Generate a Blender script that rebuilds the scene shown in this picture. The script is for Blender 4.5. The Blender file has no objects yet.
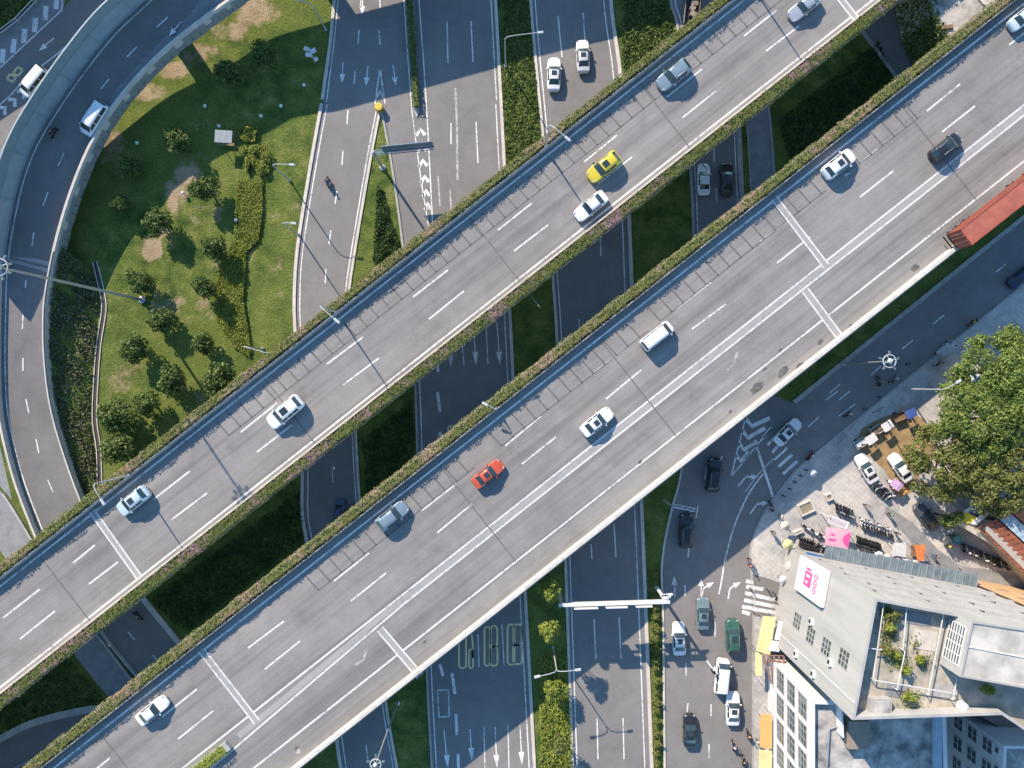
import bpy, bmesh, math, random
import numpy as np
from mathutils import Vector, Matrix
random.seed(7); rng = np.random.default_rng(11)
scene = bpy.context.scene
COL = scene.collection
CAMH = 103.0
F = 1024*25.0/36.0
R = math.radians

def W(px, py, h=0.0):
    k = (CAMH-h)/F
    return ((px-512)*k, -(py-384)*k, h)

def ang(dx, dy):
    return math.atan2(-dy, dx)

# ------------------------------------------------------------------ materials
MATS = {}
def nodes_of(m):
    m.use_nodes = True
    nt = m.node_tree
    b = nt.nodes.get('Principled BSDF')
    return nt, b

def setsock(b, name, v):
    if name in b.inputs: b.inputs[name].default_value = v

def rgba(c): return (c[0], c[1], c[2], 1.0)

def N(nt, t, **kw):
    n = nt.nodes.new(t)
    for k, v in kw.items(): setattr(n, k, v)
    return n

def noise(nt, coord, scale, detail=4, rough=.55, vec=None, dist=0):
    n = N(nt, 'ShaderNodeTexNoise')
    n.inputs['Scale'].default_value = scale
    n.inputs['Detail'].default_value = detail
    n.inputs['Roughness'].default_value = rough
    n.inputs['Distortion'].default_value = dist
    if vec:
        mp = N(nt, 'ShaderNodeMapping'); mp.inputs['Scale'].default_value = vec
        nt.links.new(coord, mp.inputs['Vector']); coord = mp.outputs[0]
    nt.links.new(coord, n.inputs['Vector'])
    return n.outputs['Fac']

def ramp(nt, fac, stops):
    r = N(nt, 'ShaderNodeValToRGB')
    el = r.color_ramp.elements
    while len(el) < len(stops): el.new(0.5)
    for e, (p, c) in zip(el, stops):
        e.position = p; e.color = rgba(c)
    nt.links.new(fac, r.inputs['Fac'])
    return r.outputs['Color']

def mixc(nt, fac, a, b, mode='MIX'):
    m = N(nt, 'ShaderNodeMix', data_type='RGBA', blend_type=mode)
    for s, v in ((m.inputs['Factor'], fac), (m.inputs['A'] if False else m.inputs[6], a), (m.inputs[7], b)):
        if isinstance(v, (int, float)): s.default_value = v
        elif isinstance(v, tuple): s.default_value = rgba(v)
        else: nt.links.new(v, s)
    return m.outputs[2]

def math_n(nt, op, a, b=None, clamp=False):
    m = N(nt, 'ShaderNodeMath', operation=op); m.use_clamp = clamp
    for i, v in enumerate((a, b)):
        if v is None: continue
        if isinstance(v, (int, float)): m.inputs[i].default_value = v
        else: nt.links.new(v, m.inputs[i])
    return m.outputs[0]

def bump(nt, b, h, strength=.3, dist=.05):
    bn = N(nt, 'ShaderNodeBump'); bn.inputs['Strength'].default_value = strength
    bn.inputs['Distance'].default_value = dist
    nt.links.new(h, bn.inputs['Height']); nt.links.new(bn.outputs[0], b.inputs['Normal'])

def newmat(name):
    m = bpy.data.materials.new(name); MATS[name] = m
    nt, b = nodes_of(m)
    return m, nt, b

def objco(nt): return N(nt, 'ShaderNodeTexCoord').outputs['Object']

def surf(name, c1, c2=None, scale=1.5, rough=.8, metal=0., bmp=0., lo=.35, hi=.65, coat=0., spec=.5, vec=None):
    """two tone procedural surface"""
    if name in MATS: return MATS[name]
    m, nt, b = newmat(name)
    if c2 is None: c2 = tuple(min(1, c*.86) for c in c1)
    co = objco(nt)
    f = noise(nt, co, scale, 5, .6, vec)
    nt.links.new(ramp(nt, f, [(lo, c2), (hi, c1)]), b.inputs['Base Color'])
    b.inputs['Roughness'].default_value = rough
    b.inputs['Metallic'].default_value = metal
    setsock(b, 'Coat Weight', coat); setsock(b, 'Coat Roughness', .05); setsock(b, 'Specular IOR Level', spec)
    if bmp: bump(nt, b, f, bmp, .03)
    return m

def asphalt(name, base, streak=True, tint=(1.03, .985, .93)):
    m, nt, b = newmat(name)
    co = objco(nt)
    c = tuple(base*t for t in tint)
    big = noise(nt, co, .06, 4, .6)
    mid = noise(nt, co, .5, 5, .65)
    fine = noise(nt, co, 7, 3, .7)
    col = ramp(nt, big, [(.3, tuple(x*.86 for x in c)), (.7, tuple(x*1.13 for x in c))])
    col = mixc(nt, 1.0, col, ramp(nt, mid, [(.3, (.9, .9, .9)), (.7, (1.06, 1.06, 1.06))]), 'MULTIPLY')
    col = mixc(nt, 1.0, col, ramp(nt, fine, [(.3, (.9, .9, .9)), (.7, (1.1, 1.1, 1.1))]), 'MULTIPLY')
    if streak:
        st = noise(nt, co, 1.0, 4, .6, (.018, .75, 1))
        col = mixc(nt, 1.0, col, ramp(nt, st, [(.3, (.76, .765, .77)), (.48, (1, 1, 1)), (.7, (1.1, 1.09, 1.07))]), 'MULTIPLY')
        st2 = noise(nt, co, 1.0, 3, .6, (.06, 2.6, 1))
        col = mixc(nt, 1.0, col, ramp(nt, st2, [(.32, (.9, .9, .9)), (.55, (1, 1, 1)), (.72, (1.05, 1.05, 1.05))]), 'MULTIPLY')
    # grimy patches
    gp = noise(nt, co, .17, 6, .7, None, .6)
    col = mixc(nt, 1.0, col, ramp(nt, gp, [(.3, (.86, .855, .85)), (.46, (1, 1, 1))]), 'MULTIPLY')
    # old repairs and oil spots
    sp = noise(nt, co, .9, 2, .5)
    col = mixc(nt, ramp(nt, sp, [(.72, (0, 0, 0)), (.78, (.35, .35, .35))]), col, tuple(x*.55 for x in c))
    nt.links.new(col, b.inputs['Base Color'])
    b.inputs['Roughness'].default_value = .88
    setsock(b, 'Specular IOR Level', .3)
    bump(nt, b, fine, .25, .02)
    return m

def paintmark(name, c, under, worn=.45):
    m, nt, b = newmat(name)
    co = objco(nt)
    f = noise(nt, co, 2.2, 6, .75)
    g = noise(nt, co, .25, 3, .6)
    k = math_n(nt, 'ADD', f, math_n(nt, 'MULTIPLY', math_n(nt, 'SUBTRACT', g, .5), .5))
    nt.links.new(ramp(nt, k, [(worn-.1, under), (worn+.06, c)]), b.inputs['Base Color'])
    b.inputs['Roughness'].default_value = .7
    return m

def foliage(name, cols, flower=None, fl_lo=.56, trans=.25):
    """leaf colour varies from leaf to leaf"""
    m, nt, b = newmat(name)
    geo = N(nt, 'ShaderNodeNewGeometry')
    stops = [(i/(len(cols)-1), c) for i, c in enumerate(cols)]
    col = ramp(nt, geo.outputs['Random Per Island'], stops)
    if flower:
        co = objco(nt)
        f = noise(nt, co, .22, 3, .6)
        f2 = noise(nt, co, 1.3, 2, .5)
        k = math_n(nt, 'ADD', math_n(nt, 'MULTIPLY', f, .62), math_n(nt, 'MULTIPLY', f2, .38))
        fl = ramp(nt, geo.outputs['Random Per Island'], [(0, flower[0]), (1, flower[1])])
        col = mixc(nt, ramp(nt, k, [(fl_lo-.05, (0, 0, 0)), (fl_lo+.05, (1, 1, 1))]), col, fl)
    nt.links.new(col, b.inputs['Base Color'])
    b.inputs['Roughness'].default_value = .6
    setsock(b, 'Specular IOR Level', .3)
    setsock(b, 'Transmission Weight', 0)
    tr = N(nt, 'ShaderNodeBsdfTranslucent'); nt.links.new(col, tr.inputs['Color'])
    ms = N(nt, 'ShaderNodeMixShader'); ms.inputs[0].default_value = trans
    nt.links.new(b.outputs[0], ms.inputs[1]); nt.links.new(tr.outputs[0], ms.inputs[2])
    nt.links.new(ms.outputs[0], nt.nodes['Material Output'].inputs['Surface'])
    return m

def carpaint(name, c, metal=.0, rough=.3):
    if name in MATS: return MATS[name]
    m, nt, b = newmat(name)
    co = objco(nt)
    f = noise(nt, co, 3.0, 3, .6)
    nt.links.new(ramp(nt, f, [(.3, tuple(x*.93 for x in c)), (.7, c)]), b.inputs['Base Color'])
    b.inputs['Roughness'].default_value = rough
    b.inputs['Metallic'].default_value = metal
    setsock(b, 'Coat Weight', .6); setsock(b, 'Coat Roughness', .08)
    return m

GLASS = surf('dark_glass', (.02, .036, .042), (.035, .056, .064), 1.2, .06, spec=.7)
GLASSB = surf('blue_glass', (.03, .07, .085), (.045, .095, .11), 1.2, .08, spec=.7)
RUBBER = surf('rubber', (.018, .018, .019), None, 6, .85)
STEEL = surf('galvanised_steel', (.5, .52, .53), (.42, .44, .46), 3, .45, .6)
WHITEP = surf('white_painted_steel', (.66, .67, .66), (.55, .56, .55), 2, .5)
MASTP = surf('mast_steel', (.15, .19, .21), (.12, .15, .17), 2, .5, .2)
LAMPP = surf('lamp_pole_paint', (.43, .45, .46), (.36, .38, .39), 2, .5)
CONC = surf('concrete', (.42, .40, .37), (.31, .30, .285), 1.1, .9, bmp=.2)
CONCL = surf('pale_concrete', (.6, .55, .48), (.47, .43, .38), .9, .9, bmp=.15)
CONCD = surf('grey_concrete', (.27, .275, .275), (.2, .205, .21), .9, .9, bmp=.15)
KERB = surf('kerb_stone', (.40, .385, .36), (.30, .29, .28), 1.4, .9)
DARKM = surf('dark_metal', (.03, .032, .035), None, 3, .5, .4)
BLACKP = surf('black_plastic', (.02, .02, .022), None, 4, .5)
HEADL = surf('lamp_glass', (.42, .44, .45), None, 4, .15)
TAILL = surf('red_lamp_glass', (.16, .012, .012), None, 4, .2)
RIM = surf('alloy', (.5, .5, .51), None, 5, .35, .8)
BARK = surf('bark', (.13, .095, .065), (.08, .06, .042), 4, .9, bmp=.4)
SKIN = surf('skin', (.5, .31, .21), None, 6, .6)
HAIR = surf('hair', (.02, .016, .014), None, 9, .6)
A_DECK = asphalt('deck_asphalt', .235)
A_ROAD = asphalt('road_asphalt', .205, False)
A_OLD = asphalt('old_asphalt', .185, False)
LINE = paintmark('white_road_paint', (.74, .73, .70), (.3, .3, .3))
LINE2 = paintmark('greyed_road_paint', (.64, .625, .595), (.34, .335, .325), .42)
LINEW = paintmark('worn_road_paint', (.46, .45, .43), (.22, .22, .215), .5)
LINEY = paintmark('yellow_road_paint', (.80, .64, .32), (.42, .34, .19), .38)
LINECR = paintmark('cream_joint_concrete', (.33, .322, .305), (.27, .265, .255), .45)
TAR = surf('tar_seal', (.105, .103, .10), (.15, .148, .142), 2, .7)

# ------------------------------------------------------------------ mesh builder
class MB:
    def __init__(s): s.v = []; s.f = []; s.m = []
    def add(s, vs, fs, mi=0):
        o = len(s.v); s.v += [tuple(v) for v in vs]
        for f in fs: s.f.append(tuple(i+o for i in f)); s.m.append(mi)
        return s
    def box(s, c, d, rz=0, mi=0, taper=1.0):
        cx, cy, cz = c; a, b, h = d[0]/2, d[1]/2, d[2]/2
        cs, sn = math.cos(rz), math.sin(rz)
        vs = []
        for z, k in ((-h, 1), (h, taper)):
            for x, y in ((-a, -b), (a, -b), (a, b), (-a, b)):
                x *= k; y *= k
                vs.append((cx+x*cs-y*sn, cy+x*sn+y*cs, cz+z))
        return s.add(vs, [(3, 2, 1, 0), (4, 5, 6, 7), (0, 1, 5, 4), (1, 2, 6, 5), (2, 3, 7, 6), (3, 0, 4, 7)], mi)
    def prism(s, poly, z0, z1, mi=0, top=True, bottom=True):
        n = len(poly)
        a = sum(poly[i][0]*poly[(i+1) % n][1]-poly[(i+1) % n][0]*poly[i][1] for i in range(n))
        if a < 0: poly = poly[::-1]
        vs = [(p[0], p[1], z0) for p in poly]+[(p[0], p[1], z1) for p in poly]
        fs = [(i, (i+1) % n, n+(i+1) % n, n+i) for i in range(n)]
        if top: fs.append(tuple(range(n, 2*n)))
        if bottom: fs.append(tuple(range(n-1, -1, -1)))
        return s.add(vs, fs, mi)
    def sheet(s, poly, z, mi=0):
        n = len(poly)
        a = sum(poly[i][0]*poly[(i+1) % n][1]-poly[(i+1) % n][0]*poly[i][1] for i in range(n))
        if a < 0: poly = poly[::-1]
        return s.add([(p[0], p[1], z if len(p) < 3 else p[2]) for p in poly], [tuple(range(n))], mi)
    def quad(s, a, b, c, d, mi=0): return s.add([a, b, c, d], [(0, 1, 2, 3)], mi)
    def tube(s, pts, r, n=6, mi=0, caps=True):
        pts = [Vector(p) for p in pts]
        rs = r if isinstance(r, (list, tuple)) else [r]*len(pts)
        vs = []; up = Vector((0, 0, 1))
        for i, p in enumerate(pts):
            t = (pts[min(i+1, len(pts)-1)]-pts[max(i-1, 0)])
            if t.length < 1e-9: t = up.copy()
            t.normalize()
            ref = up if abs(t.z) < .95 else Vector((1, 0, 0))
            a = t.cross(ref).normalized(); b = a.cross(t).normalized()
            for k in range(n):
                th = 2*math.pi*k/n
                vs.append(p+(a*math.cos(th)+b*math.sin(th))*rs[i])
        fs = []
        for i in range(len(pts)-1):
            for k in range(n):
                fs.append((i*n+k, (i+1)*n+k, (i+1)*n+(k+1) % n, i*n+(k+1) % n))
        if caps:
            fs.append(tuple(range(n))); fs.append(tuple((len(pts)-1)*n+k for k in range(n-1, -1, -1)))
        return s.add(vs, fs, mi)
    def lathe(s, prof, c=(0, 0, 0), n=12, axis='z', mi=0):
        vs = []
        for r, z in prof:
            for k in range(n):
                t = 2*math.pi*k/n
                x, y = r*math.cos(t), r*math.sin(t)
                if axis == 'z': p = (c[0]+x, c[1]+y, c[2]+z)
                elif axis == 'y': p = (c[0]+x, c[1]+z, c[2]+y)
                else: p = (c[0]+z, c[1]+x, c[2]+y)
                vs.append(p)
        m = len(prof); fs = []
        for i in range(m-1):
            for k in range(n): fs.append((i*n+k, i*n+(k+1) % n, (i+1)*n+(k+1) % n, (i+1)*n+k))
        fs.append(tuple(range(n-1, -1, -1))); fs.append(tuple((m-1)*n+k for k in range(n)))
        return s.add(vs, fs, mi)
    def ribbon(s, L, Rr, mi=0):
        n = len(L)
        return s.add(list(L)+list(Rr), [(i, i+1, n+i+1, n+i) for i in range(n-1)], mi)
    def build(s, name, mat, parent=None, loc=None, rz=0, smooth=False, fix=True):
        me = bpy.data.meshes.new(name)
        me.from_pydata(s.v, [], s.f)
        mats = mat if isinstance(mat, (list, tuple)) else [mat]
        for m in mats: me.materials.append(m)
        if len(mats) > 1: me.polygons.foreach_set('material_index', s.m)
        if fix:
            bm = bmesh.new(); bm.from_mesh(me)
            bmesh.ops.recalc_face_normals(bm, faces=bm.faces); bm.to_mesh(me); bm.free()
        if smooth: me.polygons.foreach_set('use_smooth', [True]*len(me.polygons))
        me.update()
        o = bpy.data.objects.new(name, me); COL.objects.link(o)
        if parent is not None: o.parent = parent
        if loc is not None: o.location = loc
        o.rotation_euler = (0, 0, rz)
        return o

def tag(o, label=None, cat=None, group=None, kind=None):
    if label: o['label'] = label
    if cat: o['category'] = cat
    if group: o['group'] = group
    if kind: o['kind'] = kind
    return o

def thing(name, label, cat, loc=(0, 0, 0), rz=0, group=None):
    o = bpy.data.objects.new(name, None); COL.objects.link(o)
    o.empty_display_size = .3
    o.location = loc; o.rotation_euler = (0, 0, rz)
    return tag(o, label, cat, group)

def dup(root, loc, rz=0, label=None, group=None, scale=None):
    r = root.copy(); COL.objects.link(r); r.location = loc; r.rotation_euler = (0, 0, rz)
    if scale: r.scale = scale
    if label: r['label'] = label
    if group: r['group'] = group
    elif 'group' in r.keys(): del r['group']
    for ch in list(root.children):
        c = ch.copy(); COL.objects.link(c); c.parent = r
        for g in list(ch.children):
            d = g.copy(); COL.objects.link(d); d.parent = c
    return r

def struct(o): o['kind'] = 'structure'; return o

# polylines -----------------------------------------------------------------
def smooth_line(pts, k=4):
    """Catmull-Rom through pts"""
    P = [np.array(p, float) for p in pts]
    out = []
    for i in range(len(P)-1):
        p0 = P[max(i-1, 0)]; p1 = P[i]; p2 = P[i+1]; p3 = P[min(i+2, len(P)-1)]
        for j in range(k):
            t = j/k
            out.append(.5*((2*p1)+(-p0+p2)*t+(2*p0-5*p1+4*p2-p3)*t*t+(-p0+3*p1-3*p2+p3)*t**3))
    out.append(P[-1])
    return [tuple(p) for p in out]

def offset_line(pts, d):
    """offset a 2d/3d polyline to its left by d (world metres)"""
    out = []
    n = len(pts)
    for i in range(n):
        a = pts[max(i-1, 0)]; b = pts[min(i+1, n-1)]
        tx, ty = b[0]-a[0], b[1]-a[1]; l = math.hypot(tx, ty) or 1
        q = list(pts[i]); q[0] += -ty/l*d; q[1] += tx/l*d
        out.append(tuple(q))
    return out

def resample(pts, step):
    out = [pts[0]]
    for a, b in zip(pts, pts[1:]):
        l = math.dist(a, b); k = max(1, int(l/step))
        for i in range(1, k+1):
            t = i/k; out.append(tuple(a[j]+(b[j]-a[j])*t for j in range(len(a))))
    return out

def stripe(mb, pts, w, z=None, mi=0):
    """flat painted band along world polyline"""
    if z is not None: pts = [(p[0], p[1], z) for p in pts]
    mb.ribbon(offset_line(pts, w/2), offset_line(pts, -w/2), mi)

def wall_along(mb, pts, w, z0, z1, mi=0):
    """solid wall following polyline; z relative to each point's own z"""
    L = offset_line(pts, w/2); Q = offset_line(pts, -w/2)
    zz = [p[2] if len(p) > 2 else 0 for p in pts]
    n = len(pts)
    vs = [(p[0], p[1], z+z0) for p, z in zip(L, zz)]+[(p[0], p[1], z+z1) for p, z in zip(L, zz)] + \
         [(p[0], p[1], z+z0) for p, z in zip(Q, zz)]+[(p[0], p[1], z+z1) for p, z in zip(Q, zz)]
    fs = []
    for i in range(n-1):
        fs += [(i, i+1, n+i+1, n+i), (2*n+i, 3*n+i, 3*n+i+1, 2*n+i+1), (n+i, n+i+1, 3*n+i+1, 3*n+i), (i, 2*n+i, 2*n+i+1, i+1)]
    fs += [(0, n, 3*n, 2*n), (n-1, 3*n-1, 4*n-1, 2*n-1)]
    mb.add(vs, fs, mi)

def WP(pts, h=0): return [W(p[0], p[1], h)[:2] for p in pts]
def WP3(pts, h=0): return [W(p[0], p[1], h) for p in pts]
# ------------------------------------------------------------------ camera, sun, sky
cam = bpy.data.cameras.new('camera'); cam.lens = 25; cam.sensor_width = 36; cam.sensor_fit = 'HORIZONTAL'
cam.clip_end = 6000; cam.clip_start = .5
camo = bpy.data.objects.new('camera', cam); COL.objects.link(camo); camo.location = (0, 0, CAMH)
scene.camera = camo
ELEV = 31.0
hx, hy = .555, -.83
hl = math.hypot(hx, hy); hx /= hl; hy /= hl
sd = Vector((hx*math.cos(R(ELEV)), hy*math.cos(R(ELEV)), -math.sin(R(ELEV))))
sun = bpy.data.lights.new('sun', 'SUN'); sun.energy = 5.0; sun.angle = R(.5); sun.color = (1.0, .85, .69)
so = bpy.data.objects.new('sun', sun); COL.objects.link(so); so.location = (-60, 90, 160)
so.rotation_euler = sd.to_track_quat('-Z', 'Y').to_euler()
wd = bpy.data.worlds.new('World'); scene.world = wd; wd.use_nodes = True
nt = wd.node_tree; bg = nt.nodes['Background']
sky = nt.nodes.new('ShaderNodeTexSky'); sky.sky_type = 'NISHITA'; sky.sun_disc = False
sky.sun_elevation = R(ELEV); sky.sun_rotation = math.atan2(-hx, -hy); sky.altitude = 100; sky.air_density = 1.0; sky.dust_density = .1; sky.ozone_density = .7
sky_tint = nt.nodes.new('ShaderNodeMix'); sky_tint.data_type = 'RGBA'; sky_tint.blend_type = 'MULTIPLY'; sky_tint.inputs[0].default_value = 1.0; sky_tint.inputs[7].default_value = (.70, .97, 1.12, 1)   # tints the sky light alone so that shade turns teal
nt.links.new(sky.outputs[0], sky_tint.inputs[6]); nt.links.new(sky_tint.outputs[2], bg.inputs[0]); bg.inputs[1].default_value = .15
vs_ = scene.view_settings; vs_.view_transform = 'Standard'; vs_.look = 'None'; vs_.exposure = .72; vs_.gamma = 1.0
try: vs_.use_curve_mapping = False
except Exception: pass
scene.cycles.max_bounces = 6; scene.cycles.diffuse_bounces = 1; scene.cycles.glossy_bounces = 3
scene.cycles.transmission_bounces = 3; scene.cycles.transparent_max_bounces = 6

# ------------------------------------------------------------------ ground (grass, bare earth where it is worn)
def ground_material():
    m, nt, b = newmat('grass_ground')
    co = objco(nt)
    big = noise(nt, co, .05, 5, .6); mid = noise(nt, co, .35, 5, .65); fine = noise(nt, co, 3.5, 4, .75)
    g = ramp(nt, mid, [(.28, (.026, .054, .012)), (.42, (.066, .108, .024)), (.55, (.13, .165, .038)), (.70, (.25, .24, .085))])
    g = mixc(nt, ramp(nt, big, [(.42, (0, 0, 0)), (.62, (.7, .7, .7))]), g, (.15, .185, .042))
    g = mixc(nt, 1.0, g, ramp(nt, fine, [(.25, (.45, .47, .5)), (.5, (1, 1, 1)), (.75, (1.5, 1.45, 1.35))]), 'MULTIPLY')
    earth = ramp(nt, mid, [(.3, (.30, .22, .13)), (.7, (.46, .36, .235))])
    sep = N(nt, 'ShaderNodeSeparateXYZ'); nt.links.new(co, sep.inputs[0])
    tot = None
    for (px, py, rx, ry, amp) in [(152, 248, 13, 15, 1.15), (161, 224, 13, 18, .9), (176, 196, 15, 20, 1.0), (188, 176, 20, 13, .9), (255, 12, 28, 18, 1.0), (200, 55, 40, 14, .6), (148, 92, 22, 13, 1.0), (172, 70, 22, 12, .9), (225, 30, 30, 14, .8), (195, 160, 20, 10, .6),
                                  (228, 185, 6, 7, .6), (205, 125, 16, 10, .45), (110, 145, 25, 35, .5), (200, 215, 30, 20, .45), (170, 300, 30, 30, .42), (205, 310, 14, 30, .4), (120, 370, 25, 30, .38), (185, 400, 30, 20, .42), (285, 280, 20, 30, .3), (285, 200, 20, 30, .28), (230, 60, 45, 22, .45), (205, 265, 20, 10, .5), (295, 128, 10, 7, .35), (160, 328, 5, 16, .35), (150, 290, 12, 8, .4), (545, 720, 9, 18, .5), (75, 395, 16, 60, .35)]:
        x, y, _ = W(px, py); k = CAMH/F
        dx = math_n(nt, 'DIVIDE', math_n(nt, 'SUBTRACT', sep.outputs[0], x), rx*k)
        dy = math_n(nt, 'DIVIDE', math_n(nt, 'SUBTRACT', sep.outputs[1], y), ry*k)
        d2 = math_n(nt, 'ADD', math_n(nt, 'MULTIPLY', dx, dx), math_n(nt, 'MULTIPLY', dy, dy))
        v = math_n(nt, 'MULTIPLY', math_n(nt, 'SUBTRACT', 1.2, d2, True), amp)
        tot = v if tot is None else math_n(nt, 'MAXIMUM', tot, v)
    wob = noise(nt, co, .22, 6, .75)
    k = math_n(nt, 'SUBTRACT', math_n(nt, 'SUBTRACT', math_n(nt, 'MULTIPLY', tot, 1.5), math_n(nt, 'MULTIPLY', math_n(nt, 'SUBTRACT', wob, .44), 5.5)), math_n(nt, 'MULTIPLY', mid, .75))
    col = mixc(nt, math_n(nt, 'MULTIPLY', k, 1.3, True), g, earth)
    nt.links.new(col, b.inputs['Base Color']); b.inputs['Roughness'].default_value = .95
    setsock(b, 'Specular IOR Level', .15)
    bump(nt, b, math_n(nt, 'ADD', fine, math_n(nt, 'MULTIPLY', mid, .8)), .9, .25)
    return m
GRASS = ground_material()
g = MB(); E = 1500
g.sheet([(-E, -E), (E, -E), (E, E), (-E, E)], 0)
struct(g.build('ground', GRASS))

PAVE = None
def pavement_material():
    m, nt, b = newmat('paving')
    co = objco(nt)
    mp = N(nt, 'ShaderNodeMapping'); mp.inputs['Rotation'].default_value = (0, 0, R(38)); nt.links.new(co, mp.inputs[0])
    br = N(nt, 'ShaderNodeTexBrick'); nt.links.new(mp.outputs[0], br.inputs['Vector'])
    br.inputs['Scale'].default_value = 1.0; br.inputs['Mortar Size'].default_value = .02; br.offset = 0
    br.inputs['Brick Width'].default_value = .6; br.inputs['Row Height'].default_value = .6
    br.inputs['Color1'].default_value = rgba((.49, .465, .435)); br.inputs['Color2'].default_value = rgba((.455, .435, .41)); br.inputs['Mortar'].default_value = rgba((.35, .335, .32))
    big = noise(nt, co, .16, 5, .65); mid = noise(nt, co, .9, 5, .7)
    col = mixc(nt, 1.0, br.outputs[0], ramp(nt, big, [(.3, (.62, .63, .64)), (.5, (1, 1, 1)), (.7, (1.2, 1.16, 1.08))]), 'MULTIPLY')
    col = mixc(nt, 1.0, col, ramp(nt, mid, [(.3, (.78, .78, .78)), (.6, (1.06, 1.06, 1.06))]), 'MULTIPLY')
    nt.links.new(col, b.inputs['Base Color']); b.inputs['Roughness'].default_value = .85
    return m
PAVE = pavement_material()
EARTH = surf('bare_earth', (.36, .25, .12), (.23, .155, .08), .8, .95, bmp=.4)

# ------------------------------------------------------------------ ground roads
ZR, ZM = .012, .018
def at_y(pts, y):
    for a, b in zip(pts, pts[1:]):
        if a[1] <= y <= b[1] and b[1] > a[1]:
            t = (y-a[1])/(b[1]-a[1]); return a[0]+(b[0]-a[0])*t
    return pts[0][0] if y < pts[0][1] else pts[-1][0]
def ystrip(name, left, right, mat=A_ROAD, z=ZR, step=8):
    l = smooth_line(left, 6); r = smooth_line(right, 6)
    y0 = max(left[0][1], right[0][1]); y1 = min(left[-1][1], right[-1][1]); n = int((y1-y0)/step)+1
    L = []; Q = []
    for i in range(n+1):
        y = y0+(y1-y0)*i/n
        L.append(W(at_y(l, y), y)[:2]+(z,)); Q.append(W(at_y(r, y), y)[:2]+(z,))
    mb = MB(); mb.ribbon(L, Q)
    return struct(mb.build(name, mat)), L, Q
def kerb(name, line, side=0, w=.3, h=.13, mat=KERB):
    mb = MB(); wall_along(mb, offset_line(line, side*w/2), w, -.05-line[0][2] if len(line[0]) > 2 else -.05, h)
    return struct(mb.build(name, mat))
def poly_road(name, pts, mat=A_ROAD, z=ZR):
    mb = MB(); mb.sheet([W(p[0], p[1])[:2] for p in pts], z)
    o = mb.build(name, mat)
    bm = bmesh.new(); bm.from_mesh(o.data); bmesh.ops.triangulate(bm, faces=bm.faces); bm.to_mesh(o.data); bm.free()
    return struct(o)

r2l = [(345, -260), (340, -120), (336, 0), (332, 43), (324, 100), (311, 173), (299, 250), (296, 300), (297, 333), (300, 400), (304, 469), (304, 512), (309, 544), (322, 620), (339, 745), (345, 790), (352, 900)]
r2r = [(380, 104), (375, 130), (368, 167), (353, 256), (348, 293), (346, 340), (350, 400), (354, 426), (359, 506), (370, 590), (386, 712), (396, 768), (402, 800), (415, 900)]
r3l = [(380, 104), (384, 118), (394, 173), (404, 247), (410, 310), (416, 379), (419, 463), (424, 570), (428, 675), (433, 768), (434, 800), (438, 900)]
r4r = [(480, -260), (489, -120), (494, 0), (503, 170), (506, 250), (508, 306), (512, 386), (518, 490), (524, 599), (530, 712), (533, 768), (534, 800), (538, 900)]
top_l = [p for p in r2l if p[1] <= 100]+[(323.2, 104)]
top_r = [p for p in r4r if p[1] <= 100]+[(499.1, 104)]
ystrip('road', top_l, top_r)
_, A_l, A_r = ystrip('road', r2l[4:], r2r)
_, B_l, B_r = ystrip('road', r3l, r4r[2:])
r5l = [(526, -260), (529, -120), (532, 0), (544, 133), (548, 200), (554, 273), (559, 349), (563, 460), (567, 565), (574, 768), (575, 800), (578, 900)]
r5r = [(602, -260), (606, -120), (609, 0), (619, 80), (627, 213), (630, 289), (634, 400), (640, 512), (650, 768), (651, 800), (655, 900)]
_, C_l, C_r = ystrip('road', r5l, r5r)
r6l = [(660, -260), (666, -120), (672, 0), (679, 30), (691, 160), (695, 240), (697, 300)]
r6r = [(712, -260), (718, -120), (724, 0), (728, 30), (736, 127), (740, 203), (752, 300)]
_, D_l, D_r = ystrip('road', r6l, r6r)
junc = [(697, 300), (692, 390), (682, 473), (676, 492), (672, 512), (666, 540), (663, 562), (664, 622), (666, 800), (668, 900), (752, 900), (752, 640), (754, 612), (751, 580), (749, 556), (752, 538), (756, 527), (765, 509), (773, 498), (785, 482), (800, 465), (835, 436), (1024, 283), (1300, 61), (1300, 0), (978, 256), (795, 404), (772, 395), (752, 300)]
poly_road('road', junc)
r8l = [(800, -150), (830, -20), (861, 27), (900, 80), (940, 135), (990, 205)]
r8r = [(862, -150), (880, -35), (901, 0), (936, 52), (975, 105), (1025, 172)]
_, H_l, H_r = ystrip('road', r8l, r8r)
_, P_l, P_r = ystrip('path', [(738, 20), (748, 130), (752, 200), (756, 260), (760, 330)], [(758, 20), (770, 130), (775, 200), (779, 260), (783, 330)], CONCD)
r9l = [(30, 505), (60, 560), (102, 629), (142, 679), (190, 740), (230, 800), (300, 900)]
r9r = [(88, 505), (108, 552), (138, 595), (180, 647), (225, 705), (280, 780), (360, 900)]
_, I_l, I_r = ystrip('road', r9l, r9r, A_ROAD)
_, J_l, J_r = ystrip('path', [(-60, 470), (-20, 520), (10, 565), (70, 649), (112, 702), (140, 740), (180, 800)], [(-40, 440), (5, 497), (50, 570), (95, 632), (133, 682), (170, 730), (205, 780)], CONCD, ZR-.004)
r10u = [(-160, 800), (-20, 752), (0, 742), (30, 727), (60, 718), (97, 711), (150, 706)]
r10d = [(-160, 860), (-20, 790), (10, 770), (30, 760), (60, 750), (100, 741), (155, 736)]
mb = MB(); u_ = WP3(smooth_line(r10u)); d_ = WP3(smooth_line(r10d))
mb.ribbon([(p[0], p[1], ZR+.004) for p in u_], [(p[0], p[1], ZR+.004) for p in d_]); struct(mb.build('road', A_ROAD))
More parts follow.
